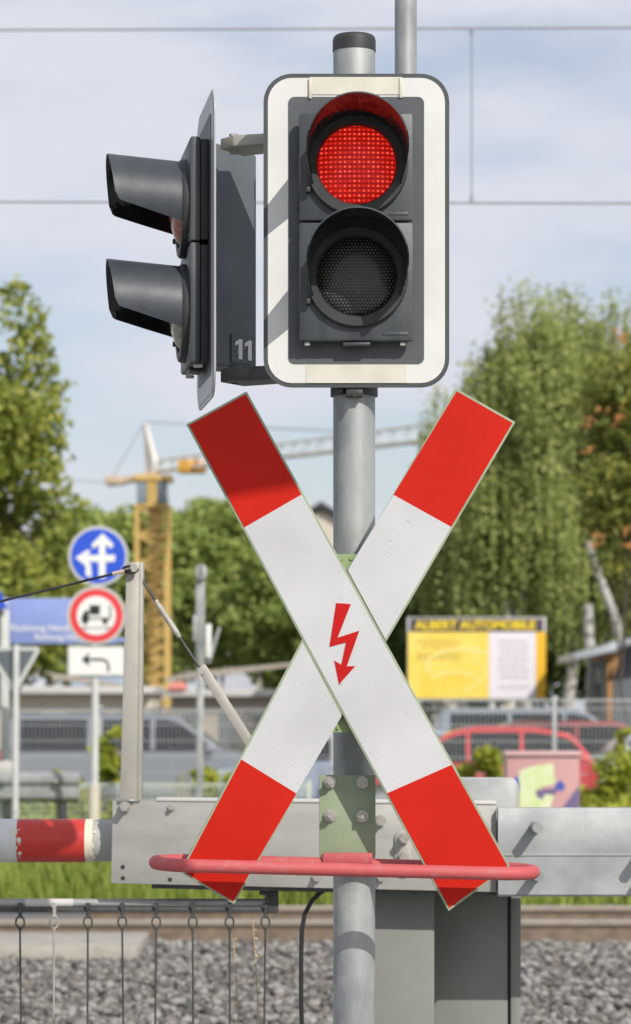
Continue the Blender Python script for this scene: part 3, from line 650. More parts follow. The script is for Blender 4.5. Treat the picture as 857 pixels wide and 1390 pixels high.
# upright strut, brace, rods
mb = MB(); mb.prism([P(x, y, 7.83) for x, y in [(163, 1085), (186, 1085), (189, 763), (172, 763)]], (0, .006, 0), .001)
mb.prism([P(x, y, 7.836) for x, y in [(186.2, 1085), (192, 1085), (194, 763), (189.2, 763)]], (0, .075, 0), .001)
mb.cyl(P(182, 771, 7.831), P(182, 771, 7.80), S(6, 7.8), S(5.5, 7.8), 14); up = mb.build('upright_strut', M['strut'], bar)
mb = MB(); mb.prism([P(x, y, 7.86) for x, y in [(265, 908), (278, 901), (284, 909), (398, 1088), (382, 1088), (272, 916)]], (0, .012, 0), .002); mb.cyl(P(273, 911, 7.862), P(273, 911, 7.83), S(5, 7.8), S(4.6, 7.8), 12); mb.build('diagonal_brace', M['strut'], bar)
mb = MB(); mb.cyl(P(189, 781, 7.84), P(271, 906, 7.845), S(2.0, 7.84), None, 10); rod = mb.build('tie_rod', M['dark_steel'], bar)
mb = MB(); a, b = P(213, 818, 7.84), P(244, 865, 7.842); mb.cyl(a, a.lerp(b, .15), S(2.6, 7.84), S(4.2, 7.84), 14); mb.cyl(a.lerp(b, .15), a.lerp(b, .85), S(4.2, 7.84), None, 14); mb.cyl(a.lerp(b, .85), b, S(4.2, 7.84), S(2.6, 7.84), 14); mb.cyl(a.lerp(b, -.06), a, S(3.6, 7.84), None, 6); mb.build('turnbuckle', M['strut'], rod)
mb = MB(); ca0, ca1 = P(178, 773, 7.80), P(-900, 985, 7.9); pts = [ca0.lerp(ca1, i / 14) + Vector((0, 0, -.10 * math.sin(math.pi * i / 14) * .35)) for i in range(15)]; mb.tube(pts, S(1.7, 7.8), 8)
lp = P(180, 773, 7.806); mb.tube([lp + Vector((math.cos(a) * .020 - .006, 0, math.sin(a) * .009)) for a in [i * math.pi / 8 for i in range(16)]], S(2.0, 7.8), 8, True); cab = mb.build('support_cable', M['cable'], bar)
mb = MB(); mb.cyl(P(153, 779.0, 7.8), P(169, 775.2, 7.8), S(2.8, 7.8), None, 10); mb.build('ferrule', M['ferrule'], cab)
# rear plate and counterweight beam
mb = MB(); x0, x1 = P(590, 0, 7.95).x, P(704, 0, 7.95).x; mb.prism(rrect(x0, x1, P(0, 1180, 7.95).z, P(0, 1055, 7.95).z, S(14, 7.95), 7.95), (0, .012, 0), .0015); mb.build('rear_plate', M['galv_beam'], bar)
D2 = 7.82
mb = MB(); xa, xe = P(676.5, 0, D2).x, P(1500, 0, D2).x; z0, zm, z1 = P(0, 1217, D2).z, P(0, 1160.5, D2).z, P(0, 1096.5, D2).z
mb.prism([Vector((xa, D2 + a, z)) for a, z in ((.05, z1), (.004, z1), (0, z1 - .006), (0, zm + .005), (-.0035, zm + .001), (-.0035, zm - .002), (-.001, zm - .005), (-.006, z0 + .006), (0, z0), (.05, z0))], (xe - xa, 0, 0)); beam = mb.build('counterweight_beam', M['galv_beam'], bar)
for x, y, h in ((727, 1122, .085), (728, 1187, .085), (871, 1158, .085), (871, 1195, .085)):
    mb = MB(); c = P(x, y, D2 - .003 if y > 1160 else D2); rr = S(7, D2); mb.cyl(c, c + Vector((0, -h, 0)), rr, rr, 20); mb.cyl(c, c + Vector((0, -.012, 0)), rr * 1.25, rr * 1.25, 6); mb.build('pin', M['galv'], beam)
mb = MB(); mb.pbox(560, 676, 1150, 1200, 7.866, .25, .004); mb.pbox(420, 676, 1110, 1190, 7.92, .14, .01); mb.build('pivot_block', M['dark_steel'], bar)
# drive cabinet
cb = empty('barrier_cabinet', (P(606, 0, 8.1).x, 8.15, 0), 'dark grey steel cabinet standing under the barrier beam behind the post', 'cabinet')
zt = P(0, 1207, 8.0).z
mb = MB(); mb.box(P(474, 0, 8.0).x, P(590, 0, 7.99).x, 7.99, 8.5, -.01, zt, .006); mb.build('front_box', M['cabinet'], cb)
mb = MB(); mb.box(P(590, 0, 7.99).x + .002, P(690, 0, 8.2).x, 8.2, 8.5, -.01, zt - .002, .006); mb.build('recessed_door', M['cabinet'], cb)  # step added to the front, set back so the beam's shadow reaches lower
mb = MB(); mb.box(P(693, 0, 8.2).x, P(707, 0, 8.2).x, 8.19, 8.5, -.01, zt - .006, .004); mb.build('side_panel', M['cabinet'], cb)
mb = MB(); mb.box(P(690, 0, 8.2).x - .002, P(693, 0, 8.2).x + .002, 8.215, 8.48, 0, zt - .012); mb.build('gap_strip', M['rubber'], cb)
mb = MB(); mb.box(P(474, 0, 8.0).x, P(707, 0, 8.2).x, 7.97, 8.5, zt + .001, zt + .02, .004); mb.build('top', M['cabinet_dark'], cb)
# black cable dropping under the plate
pts = [P(446, 1206, 7.95), P(436, 1211, 7.95), P(424, 1222, 7.95), P(414, 1240, 7.95), P(410, 1262, 7.95), P(409, 1300, 7.95), P(409, 1360, 7.95), P(412, 1450, 7.97), (P(420, 0, 8).x, 8.0, 0.02)]
mb = MB(); mb.tube(pts, S(3.1, 7.95), 10); tag(mb.build('power_cable', M['cable']), 'black cable bowing down from the barrier left of the post', 'cable')
# hanging skirt
D3 = 7.93
sk = empty('barrier_skirt', P(190, 1400, D3), 'horizontal skirt rail with a row of hooked hanging rods under the boom', 'barrier skirt')
xa, xe = P(-1900, 0, D3).x, P(367, 0, D3).x; zr = P(0, 1225.5, D3).z
mb = MB(); mb.cyl((xa, D3, zr), (xe, D3, zr), S(5.6, D3), None, 24); tb = mb.build('skirt_rail', M['galv_beam'], sk)
mb = MB(); mb.box(xa, xe, D3 - .008, D3 + .012, P(0, 1238, D3).z, P(0, 1231.5, D3).z, .001); mb.build('lower_flange', M['dark_steel'], sk)
mb = MB(); mb.cyl((P(35, 0, D3).x, D3, zr), (P(100, 0, D3).x, D3, zr), S(5.9, D3), None, 24); mb.build('white_sleeve', M['fascia'], sk)
mb = MB(); mb.pbox(360, 378, 1211, 1240, D3 - .012, .03, .003); mb.pbox(352, 378, 1210.5, 1215, D3 - .014, .05, .001); mb.build('end_bracket', M['dark_steel'], sk)
for i, x in enumerate([-66, -19, 28, 74, 120, 166.5, 212.5, 262, 312, 360.5]):
    mb = MB(); y0 = D3 - .004; xm = P(x, 0, y0).x; zt = P(0, 1231, y0).z; zl = P(0, 1246, y0).z; zc_ = P(0, 1255, y0).z; ze = P(0, 1420, y0).z
    mb.cyl((xm, y0 - .006, zt + .012), (xm, y0 - .006, zl), S(2.6, y0), None, 10); mb.cyl((xm, y0 - .012, zt + .004), (xm, y0 + .0, zt + .004), S(4, y0), None, 8)
    lw, lh = .0115, .0185; zc2 = zl - lh + .006
    mb.tube([Vector((xm + lw * math.sin(a) * (1 if math.cos(a) > -.5 else .62), y0 - .012 + .004 * math.sin(a * 1.0), zc2 + lh * math.cos(a))) for a in [2 * math.pi * q / 18 for q in range(18)]], S(1.25, y0), 8, True)
    mb.cyl((xm, y0 - .012, zc2 - lh), (xm + random.uniform(-.004, .004), y0 - .012, ze), S(1.35, y0), None, 8); mb.cyl((xm, y0 - .012, zc2 - lh - .004), (xm, y0 - .012, zc2 - lh + .006), S(2.1, y0), None, 8)
    mb.build('hanging_rod', M['strut'] if i == 3 else M['dark_steel'], sk)
# dry weed stalks near the rods
for i, (x, y1, lab) in enumerate(((345.5, 1249, 'tall dry weed stalk just left of the last hanging rod'), (319, 1273, 'short dry weed stalk right of the second last hanging rod'))):
    d = 8.6; b = P(x + 8, 1640, d); b.z = 0.0; t = P(x, y1, d); mb = MB(); pts = [b.lerp(t, q / 8) + Vector((.006 * math.sin(q * 1.3), 0, 0)) for q in range(9)]; mb.tube(pts, [.0045 - .003 * q / 8 for q in range(9)], 6)
    for q in range(9):
        c = b.lerp(t, .78 + .027 * q); mb.sphere(c + Vector((random.uniform(-.005, .005), 0, 0)), random.uniform(.003, .006), 8)
    for q in range(4): c = b.lerp(t, .6 + .09 * q); mb.cyl(c, c + Vector((random.choice([-1, 1]) * .025, 0, .03)), .0016, .0008, 5)
    tag(mb.build('weed_stalk', M['stalk']), lab, 'weed')
# added shadow caster on a post right of the frame, outlined to shade the cross
tt = 2.6; shx0, shx1 = P(120, 0, DB).x, P(411, 0, DB).x; shz0, shz1 = P(0, 664, DB).z, P(0, 505, DB).z
ox, oz, yy0 = .6 * tt, .85 * tt, DB - tt
shade_post = empty('plate_sign', (shx0 + ox + .12, yy0 + .03, 0), 'small grey plate sign on a thin post beside the pavement right of the view', 'sign')
mb = MB(); mb.prism([Vector((shx0 + ox, yy0, shz0 + oz + .02)), Vector((shx0 + ox + .19, yy0, shz0 + oz - .045)), Vector((P(334, 0, DB).x + ox, yy0, shz0 + oz - .012)), Vector((shx1 + ox, yy0, shz0 + oz + .006)), Vector((shx1 + ox, yy0, shz1 + oz)), Vector((shx0 + ox, yy0, shz1 + oz))], (0, .003, 0)); mb.build('plate', M['sign_grey'], shade_post)
mb = MB(); mb.cyl((shx0 + ox + .12, yy0 + .034, -.01), (shx0 + ox + .12, yy0 + .034, shz1 + oz + .02), .03, None, 20); mb.build('post', M['galv'], shade_post)

# ------------------------------------------------------------------ overhead line
DO = 20.5
ow = empty('overhead_line', P(428, 274, DO), 'two thin overhead railway wires with one vertical dropper across the sky', 'overhead line')
def wire(p0, p1, r, sag=0.0, n=16): return [Vector(p0).lerp(Vector(p1), i / n) - Vector((0, 0, sag * 4 * (i / n) * (1 - i / n))) for i in range(n + 1)]
mb = MB(); mb.tube(wire(P(-1500, 46, DO), P(2400, 32, DO), 0), S(1.55, DO), 6); mb.build('upper_wire', M['wire'], ow)
mb = MB(); mb.tube(wire(P(-1500, 271, DO), P(2400, 279, DO), 0), S(1.45, DO), 6); mb.build('contact_wire', M['wire'], ow)
mb = MB(); mb.cyl(P(640.5, 39, DO), P(640.5, 275, DO), S(1.1, DO), None, 6); mb.cyl(P(640.5, 39, DO), P(640.5, 50, DO), S(2.8, DO), S(1.6, DO), 8); mb.cyl(P(640.5, 262, DO), P(640.5, 276, DO), S(1.6, DO), S(2.8, DO), 8); mb.build('dropper', M['wire'], ow)

# ------------------------------------------------------------------ road signs at the left
D4 = 28.2
rs = empty('sign_post', (P(127, 0, D4).x, D4 + .05, 0), 'thin grey post under the three traffic signs on the left', 'post')
mb = MB(); mb.cyl((P(127.5, 0, D4).x, D4 + .05, 0), (P(130, 0, D4).x, D4 + .05, P(0, 716, D4).z), S(5, D4), None, 16); mb.build('pole', M['pale_post'], rs)
mb = MB(); mb.cyl((P(127, 0, D4).x, D4 + .05, 0), (P(127, 0, D4).x, D4 + .05, P(0, 1066, D4).z), S(8, D4), None, 16); mb.build('sleeve', M['plaster'], rs)
def disc(name, c, rpx, m, label, cat, ringm=None, inner=None):
    t = empty(name, c, label, cat, 'traffic signs on the left post'); r = S(rpx, D4)
    mb = MB(); mb.prism(circ(c, r), (0, .02, 0), .003, 1); mb.build('plate', M['sign_grey'], t)
    mb = MB(); mb.prism(circ(c + Vector((0, -.003, 0)), r * .9), (0, .0028, 0)); mb.build('face', m, t)
    if inner: mb = MB(); mb.prism(circ(c + Vector((0, -.006, 0)), r * .66), (0, .0028, 0)); mb.build('inner_face', inner, t)
    return t
c1 = P(133.5, 755, D4); t1 = disc('direction_sign', c1, 41, M['sign_blue'], 'round blue sign with white arrows pointing up and left, topmost on its post', 'traffic sign')
def pp(mb, c, pts, off, th=.003): mb.prism([c + Vector((S(x, D4), -off, -S(y, D4))) for x, y in pts], (0, -th, 0))
mb = MB()
pp(mb, c1, [(1, 30), (1, -16), (-7, -10), (-9, -16), (6, -31), (21, -16), (18, -10), (10, -16), (10, 30)], .0032)
pp(mb, c1, [(1.2, 8), (-13, 7), (-9, 13), (-12, 17), (-31, 2), (-14, -9), (-10, -6), (-15, -1.5), (1.2, -1.5)], .0036)
pp(mb, c1, [(10.2, -2), (23, -2), (23, 7), (10.2, 8)], .0040)
pp(mb, c1, [(-17, 9), (-12, 9), (-9, 20), (-9, 29), (-17, 26), (-17, 18)], .0044)
mb.build('white_arrows', M['sign_white'], t1)
c2 = P(131, 835.5, D4); t2 = disc('prohibition_sign', c2, 40, M['sign_red'], 'round white sign with a red ring and a black truck symbol', 'traffic sign', inner=M['sign_white'])
mb = MB(); pp(mb, c2, [(-20, 8), (-20, 1), (-15, -7), (-10, -7), (-10, 8)], .0062); pp(mb, c2, [(-9, -14), (5, -14), (5, -1), (-9, -1)], .0066); pp(mb, c2, [(-10, 3), (20, 3), (20, 5), (-10, 5)], .007); pp(mb, c2, [(18, -14), (20, -14), (20, 3), (18, 3)], .0062)
for x in (-15, 12): mb.prism(circ(c2 + Vector((S(x, D4), -.0075, -S(8, D4))), S(4, D4), 16), (0, -.002, 0))
pp(mb, c2, [(-20, 17), (-14, 15), (-14, 16.5), (14, 16.5), (14, 15), (20, 17), (14, 19), (14, 17.6), (-14, 17.6), (-14, 19)], .0062)
mb.build('truck_symbol', M['sign_black'], t2)
c3 = P(131, 897.5, D4); t3 = empty('arrow_plate', c3, 'white rectangular plate with a black arrow bending left, lowest on its post', 'traffic sign', 'traffic signs on the left post')
mb = MB(); mb.prism(rrect(c3.x - S(39, D4), c3.x + S(39, D4), c3.z - S(20.5, D4), c3.z + S(20.5, D4), .02, D4), (0, .015, 0), .002, 1); mb.build('plate', M['sign_grey'], t3)
mb = MB(); mb.prism(rrect(c3.x - S(36.5, D4), c3.x + S(36.5, D4), c3.z - S(18, D4), c3.z + S(18, D4), .015, D4 - .003), (0, .0028, 0)); mb.build('face', M['sign_white'], t3)
mb = MB(); pp(mb, c3, [(-20, -2), (-9, -12), (-11, -4), (8, -4), (15, -1), (18, 6), (18, 14), (15, 14), (15, 6), (13, 1.5), (8, -.6), (-11, -.6), (-9, 7)], .0032); mb.build('bent_arrow', M['sign_black'], t3)
# blue direction board
D5 = 30.5
dbd = empty('direction_board', P(80, 1000, D5), 'long pale blue board with two lines of white lettering behind the round signs', 'signboard')
mb = MB(); mb.pbox(5, 158, 812, 874, D5, .04, .004); mb.pbox(150, 182, 866, 872, D5 + .05, .05, .002); mb.build('panel', M['dir_blue'], dbd)
text_mesh('Richtung Niedernhausen', S(134, D5), S(11, D5), P(15, 859, D5 - .002), M['sign_white'], 'line_of_text', dbd, .01, align='LEFT')
text_mesh('Richtung Hauptbahnhof', S(106, D5), S(10.5, D5), P(48, 871, D5 - .002), M['sign_white'], 'line_of_text', dbd, .01, align='LEFT')
mb = MB(); mb.pbox(-14, 10, 812, 830, D5 - .2, .1, .01); mb.pbox(1, 12, 828, 1042, D5 - .2, .1, .006); mb.box(P(1, 0, D5 - .2).x, P(12, 0, D5 - .2).x, D5 - .2, D5 - .1, 0, P(0, 1043, D5).z, .005); mb.build('post', M['pale_post'], dbd)
mb = MB(); mb.cyl(P(178, 873, D5 + .1), Vector((P(178, 0, D5 + .1).x, D5 + .1, 0)), .04, None, 12); mb.build('rear_post', M['pale_post'], dbd)
mb = MB(); mb.prism([P(x, y, D5 - .3) for x, y in [(-30, 826), (10, 826), (1, 803), (-30, 790)]], (0, .04, 0)); mb.build('blue_head', M['sign_blue'], dbd)
# back of a triangular sign
D6 = 27.5
ys = empty('give_way_sign', (P(22, 0, D6).x, D6, 0), 'dark back of a downward triangular sign on a pale post at the left edge', 'traffic sign')
mb = MB(); mb.prism([P(x, y, D6) for x, y in [(-18, 884), (-14, 878), (52, 878), (54, 884), (24, 938), (15, 938)]], (0, .012, 0), .003, 1); mb.build('triangle_plate', M['sign_grey'], ys)
mb = MB(); mb.prism([P(x, y, D6 - .003) for x, y in [(-12, 883), (48, 883), (20, 932)]], (0, .0028, 0)); mb.build('back_panel', M['sign_back'], ys)
mb = MB(); mb.cyl((P(21, 0, D6).x, D6 - .04, 0), P(22, 876, D6 - .04), S(4.4, D6), None, 14); mb.build('post', M['pale_post'], ys)
# far-side guard rail
D7 = 29.0
gr = empty('guard_rail', (P(30, 0, D7).x, D7, 0), 'low grey steel guard rail with two posts near the left edge', 'guard rail')
mb = MB(); xa, xe = P(-420, 0, D7).x, P(108, 0, D7).x; mb.prism([Vector((xa, D7 + a, P(0, 1089, D7).z + b)) for a, b in [(0, 0), (-.05, .05), (-.05, .10), (.0, .135), (0, .17), (-.05, .205), (-.05, .255), (0, .305), (.02, .305), (.02, 0)]], (xe - xa, 0, 0)); mb.build('beam', M['galv_beam'], gr)
for x in (10, 84, -80): mb = MB(); mb.box(P(x - 7, 0, D7).x, P(x + 7, 0, D7).x, D7 + .02, D7 + .12, 0, P(0, 1060, D7).z, .004); mb.build('post', M['dark_steel'], gr)
for x in (7, 77): mb = MB(); mb.cyl(P(x, 1060, D7 - .01), P(x, 1060, D7 - .11), .022, None, 10); mb.build('bolt', M['steel'], gr)
mb = MB(); mb.pbox(-20, 20, 1034, 1049, D7, .25, .01); tag(mb.build('white_block', M['fascia']), 'small white box on top of the guard rail at the left edge', 'box')
# far barrier mast with pale head
D8 = 29.5
fm = empty('barrier_mast', (P(272, 0, D8).x, D8, 0), 'slim grey mast with a rounded pale head in front of the green trees', 'mast')
mb = MB(); mb.pbox(266, 278, 775, 905, D8, .10, .006); mb.box(P(267, 0, D8).x, P(276, 0, D8).x, D8 + .02, D8 + .08, 0, P(0, 905, D8).z, .006); mb.build('pole', M['galv'], fm)
mb = MB(); mb.prism(rrect(P(266, 0, D8).x, P(281, 0, D8).x, P(0, 788, D8).z, P(0, 766, D8).z, S(8, D8), D8 - .06), (0, .12, 0), .005); mb.build('head', M['galv'], fm)
mb = MB(); mb.pbox(279.5, 287, 847, 893, D8, .05, .006); mb.build('white_tube', M['sign_white'], fm)
mb = MB(); mb.prism([P(x, y, D8 + .05) for x, y in [(280, 900), (286, 900), (300, 852), (297, 850)]], (0, .04, 0)); mb.pbox(262, 266.5, 835, 870, D8, .06, .004); mb.build('side_bracket', M['galv'], fm)

# ------------------------------------------------------------------ fences
def mesh_fence(d, px0, px1, ytop, zbot, pitch, m, label, pw=2.5, hstep=.2, bar_r=.003, postr=.03, thing='mesh_fence', group=None, band=None):
    t = empty(thing, (P((px0 + px1) / 2, 0, d).x, d, 0), label, 'fence', group); x0, x1 = P(px0, 0, d).x, P(px1, 0, d).x; zt = P(0, ytop, d).z; n = max(1, round((x1 - x0) / pw)); w = (x1 - x0) / n
    for i in range(n):
        a = x0 + i * w; mb = MB(); k = int(w / pitch)
        for j in range(k): xx_ = a + (j + .5) * w / k; mb.box(xx_ - bar_r, xx_ + bar_r, d - bar_r, d + bar_r, zbot, zt)
        z = zbot + .02
        while z < zt: mb.box(a + .02, a + w - .02, d - bar_r * 2.6, d - bar_r * 1.05, z - bar_r * 1.3, z + bar_r * 1.3); z += hstep
        mb.box(a + .02, a + w - .02, d - bar_r * 2.6, d - bar_r * 1.05, zt - .03, zt - .012); mb.build('mesh_panel', m, t, sharp=0)
        if band:
            mb = MB(); zb_ = P(0, band, d).z
            for j in range(k): xx_ = a + (j + .5) * w / k; mb.box(xx_ - .014, xx_ + .014, d + .002, d + .008, zb_, zt - .002)
            mb.box(a, a + w, d + .0085, d + .012, zt - .02, zt); mb.build('top_band', M['sign_back'], t, sharp=0)
    for i in range(n + 1):
        x = x0 + i * w; mb = MB(); mb.box(x - postr, x + postr, d + .01, d + .01 + 2 * postr, 0, zt + .03, .004); mb.build('fence_post', m, t)
    return t
mesh_fence(36.0, -180, 452, 961, .05, .05, M['fence'], 'grey bar mesh fence in front of the silver van on the left', bar_r=.003, band=973)
mesh_fence(35.0, 497, 1010, 948, .05, .05, M['fence'], 'grey bar mesh fence in front of the red car and the yellow billboard', pw=2.33, bar_r=.0034)
mesh_fence(31.0, -60, 420, 1063, .05, .06, M['fence_low'], 'low pale green wire fence above the grass behind the boom', hstep=.06, bar_r=.003, postr=.02, thing='wire_fence')

# ------------------------------------------------------------------ cars
def paint(name, c): return mat(name, c, .28, .15, coat=.6, var=.05)
def car(c, length, width, height, col, label, face=1, style='hatch', yaw=0.0):
    """c: point on the ground under the middle; face=+1 drives to +x"""
    t = empty('parked_car', c, label, 'car', 'cars parked behind the mesh fence', rz=yaw + (0 if face > 0 else math.pi))
    L, w, H = length, width, height; belt = H * .6; k = dict(parent=t, local=True)
    if style == 'van': low = [(-.5, .2), (.5, .2), (.5, .48), (.47, .56), (.30, .64), (-.5, .62)]; gh = [(-.495, .62), (.30, .64), (.13, .97), (.06, 1.), (-.44, 1.), (-.475, .95)]
    elif style == 'wagon': low = [(-.49, .22), (.5, .22), (.5, .48), (.46, .56), (.22, .63), (-.5, .62)]; gh = [(-.495, .62), (.22, .63), (.08, .95), (.0, 1.), (-.36, .99), (-.44, .94)]
    else: low = [(-.48, .22), (.5, .22), (.5, .46), (.46, .54), (.22, .64), (-.5, .62), (-.5, .4)]; gh = [(-.49, .62), (.22, .64), (.06, .94), (-.04, 1.), (-.28, .99), (-.40, .92)]
    tp = lambda z: 1 - .20 * max(0, (z - .6) / .4)
    def loft(poly, shrink=1.0):
        bm = bmesh.new(); A = [bm.verts.new((x * L, -w / 2 * tp(z) * shrink, z * H)) for x, z in poly]; B = [bm.verts.new((x * L, w / 2 * tp(z) * shrink, z * H)) for x, z in poly]; n = len(A)
        bm.faces.new(A); bm.faces.new(B[::-1])
        for i in range(n): bm.faces.new((A[i], B[i], B[(i + 1) % n], A[(i + 1) % n]))
        bmesh.ops.recalc_face_normals(bm, faces=bm.faces[:]); bmesh.ops.bevel(bm, geom=bm.edges[:], offset=.045, segments=3, affect='EDGES', clamp_overlap=True)
        return bm
    bm = loft(low); b2 = loft(gh, .985); me2 = bpy.data.meshes.new('x'); b2.to_mesh(me2); b2.free(); bm.from_mesh(me2); bpy.data.meshes.remove(me2)
    me = bpy.data.meshes.new('body'); bm.to_mesh(me); bm.free(); finish('body', me, col, t, True, 40)
    def zt(x):   # roof line height at x
        P_ = sorted([q for q in gh if q[1] > .63]); P_ = [gh[0]] + P_ + [gh[1]]
        for a, b in zip(P_, P_[1:]):
            if a[0] <= x <= b[0] and b[0] > a[0]: return a[1] + (b[1] - a[1]) * (x - a[0]) / (b[0] - a[0])
        return .62
    xs0, xs1 = gh[0][0] + .055, gh[1][0] - .03; cuts = [xs0, xs0 + (xs1 - xs0) * .36, xs0 + (xs1 - xs0) * .68, xs1]
    for sgn in (-1, 1):
        for a, b in zip(cuts, cuts[1:]):
            a2, b2_ = a + .008, b - .008; poly = [(a2, .655), (b2_, .655)] + [(x, max(.665, min(.94, zt(x) - .05))) for x in np.linspace(b2_, a2, 6)]
            mb = MB(); mb.prism([Vector((x * L, sgn * (w / 2 * tp(z) * .985 + .004), z * H)) for x, z in poly], (0, sgn * .004, 0)); mb.build('side_window', M['glass'], **k)
        for x in (-.31, .31):
            mb = MB(); r = H * .215; mb.lathe([(r * .62, -.02), (r, -.01), (r * 1.0, .15), (r * .62, .17)], (x * L, sgn * (w / 2 - .14), r), (0, sgn, 0), 28); wh = mb.build('wheel', M['tyre'], **k)
            mb = MB(); mb.lathe([(r * .60, .172), (r * .58, .178), (r * .2, .182)], (x * L, sgn * (w / 2 - .14), r), (0, sgn, 0), 24); ri = mb.build('rim', M['rimm'], **k); ri.parent = wh
        mb = MB(); mb.box(-.503 * L, -.455 * L, sgn * w / 2 * .985 - (.07 if sgn > 0 else -.0), sgn * w / 2 * .985 + (.005 if sgn > 0 else .07) - (0 if sgn > 0 else .005), .47 * H, .60 * H, .01); mb.build('tail_light', M['lamp_r'], **k)
        mb = MB(); mb.box(.44 * L, .498 * L, sgn * w / 2 * .99 - .06 * (sgn > 0) - .005 * (sgn < 0), sgn * w / 2 * .99 + .005 * (sgn > 0) + .06 * (sgn < 0), .46 * H, .53 * H, .01); mb.build('headlight', M['lamp_w'], **k)
        mb = MB(); mb.box((xs1 - .04) * L, (xs1 - .005) * L, sgn * (w / 2 + .09) - .08, sgn * (w / 2 + .09) + .08, .63 * H, .71 * H, .03); mb.build('wing_mirror', col, **k)
    def glass_strip(p, q, nm, off):
        p_, q_ = Vector(lerp2(p, q, .12)), Vector(lerp2(p, q, .9)); n = Vector((q[1] - p[1], 0, -(q[0] - p[0]))).normalized() * off
        mb = MB(); mb.prism([Vector((p_[0] * L, -w / 2 * tp(p_[1]) * .86, p_[1] * H)) + n, Vector((p_[0] * L, w / 2 * tp(p_[1]) * .86, p_[1] * H)) + n, Vector((q_[0] * L, w / 2 * tp(q_[1]) * .86, q_[1] * H)) + n, Vector((q_[0] * L, -w / 2 * tp(q_[1]) * .86, q_[1] * H)) + n], n * .4); mb.build(nm, M['glass'], **k)
    glass_strip(gh[1], gh[2], 'windscreen', .008); glass_strip(gh[0], gh[5], 'rear_window', -.008)
    return t
def gx(px, d): return (P(px, 0, d).x, d, 0.0)
SILV = paint('silver blue paint', (.23, .25, .28)); REDP = paint('red paint', (.55, .03, .035)); WHT = paint('white paint', (.62, .64, .66)); DRED = paint('dark red paint', (.30, .025, .03)); GREY = paint('grey paint', (.22, .25, .29)); BLU = paint('pale blue paint', (.32, .38, .48))
car(gx(196, 44.5), 4.3, 1.8, 1.62, SILV, 'silver blue van seen side on behind the left fence', 1, 'van')
car(gx(470, 43.5), 4.2, 1.75, 1.42, BLU, 'pale blue car behind the lower left arm of the cross', -1, 'hatch')
car(gx(-110, 47), 3.9, 1.75, 1.62, paint('bright red paint', (.58, .05, .07)), 'red car cut off by the left edge behind the guard rail', 1, 'van')
car(gx(628, 41.5), 3.85, 1.7, 1.43, REDP, 'bright red hatchback behind the graffiti cabinet', -1, 'hatch')
car(gx(705, 47.5), 4.2, 1.75, 1.50, DRED, 'dark red car whose roof shows behind the bright red hatchback', -1, 'wagon')
car(gx(540, 51), 4.3, 1.8, 1.55, WHT, 'white car with a glaring bonnet left of the bright red hatchback', 1, 'wagon')
car(gx(748, 54), 4.5, 1.8, 1.72, GREY, 'grey estate car below the right end of the billboard', 1, 'van')
car(gx(905, 42.5), 4.3, 1.8, 1.62, paint('silver paint', (.40, .43, .46)), 'silver car behind the fence at the right edge', -1, 'wagon')

# ------------------------------------------------------------------ billboard, shed, graffiti cabinet
D9 = 60.0
bb = empty('billboard', (P(647, 0, D9).x, D9, 0), 'wide yellow and white car dealer billboard with a dark header above the fence', 'billboard')
mb = MB(); mb.pbox(553, 741, 838, 949, D9 + .02, .08, .01); mb.build('frame', M['sign_grey'], bb)
mb = MB(); mb.pbox(557, 738, 839.5, 857, D9, .018); mb.build('header', M['bb_dark'], bb)
mb = MB(); mb.pbox(554, 664, 858, 948, D9, .018); mb.build('yellow_panel', M['bb_yellow'], bb)
mb = MB(); mb.pbox(664.2, 727.5, 858, 948, D9, .018); mb.build('white_panel', M['bb_white'], bb)
mb = MB(); mb.pbox(727.7, 741, 858, 948, D9, .018); mb.build('orange_strip', M['bb_orange'], bb)
text_mesh('ALBERT AUTOMOBILE', S(164, D9), S(12.5, D9), P(645, 854.5, D9 - .002), M['bb_letter'], 'header_lettering', bb, .035, depth=.02)
mb = MB()
for x0, x1, y in ((566, 626, 871), (572, 622, 878), (566, 590, 888), (594, 624, 888), (566, 624, 894)): 
    x = x0
    while x < x1: w = random.uniform(4, 9); mb.pbox(x, min(x1, x + w), y - 2, y + 2, D9 - .004, .0035); x += w + 2
mb.build('small_print', M['bb_faint'], bb)
mb = MB()
for cx_, cy_, rx_, ry_, a0, a1, wd in ((628, 903, 50, 24, 150, 380, 3.2), (618, 925, 34, 14, 190, 350, 2.6), (600, 912, 60, 30, -20, 60, 2.5)):
    ang_ = [R(a0 + (a1 - a0) * i / 20) for i in range(21)]; o_ = [(cx_ + rx_ * math.cos(a), cy_ + ry_ * math.sin(a)) for a in ang_]; i_ = [(cx_ + (rx_ - wd) * math.cos(a), cy_ + (ry_ - wd) * math.sin(a)) for a in ang_]
    for j in range(20):
        q = [o_[j], o_[j + 1], i_[j + 1], i_[j]]
        if all(556 < x < 662 and 862 < y < 946 for x, y in q): mb.prism([P(x, y, D9 - .008) for x, y in q], (0, .003, 0))
mb.build('pale_swirl', M['bb_light'], bb)
mb = MB()
for x0, x1, y in ((677, 716, 871), (677, 718, 879), (680, 716, 887), (677, 718, 895), (677, 714, 903), (677, 718, 911), (679, 716, 919), (677, 718, 933)):
    x = x0
    while x < x1: w = random.uniform(4, 10); mb.pbox(x, min(x1, x + w), y - 1.8, y + 1.8, D9 - .004, .0035); x += w + 2
mb.build('small_print', M['bb_grey'], bb)
for x in (669, 731): mb = MB(); mb.box(P(x - 4, 0, D9).x, P(x + 4, 0, D9).x, D9 + .11, D9 + .22, 0, P(0, 860, D9).z, .005); mb.build('post', M['pale_post'], bb)
D10 = 56.0
sh = empty('garden_shed', (P(880, 0, D10).x, D10 + 1.5, 0), 'grey timber shed with a projecting sloped roof and wooden brace at the right edge', 'shed')
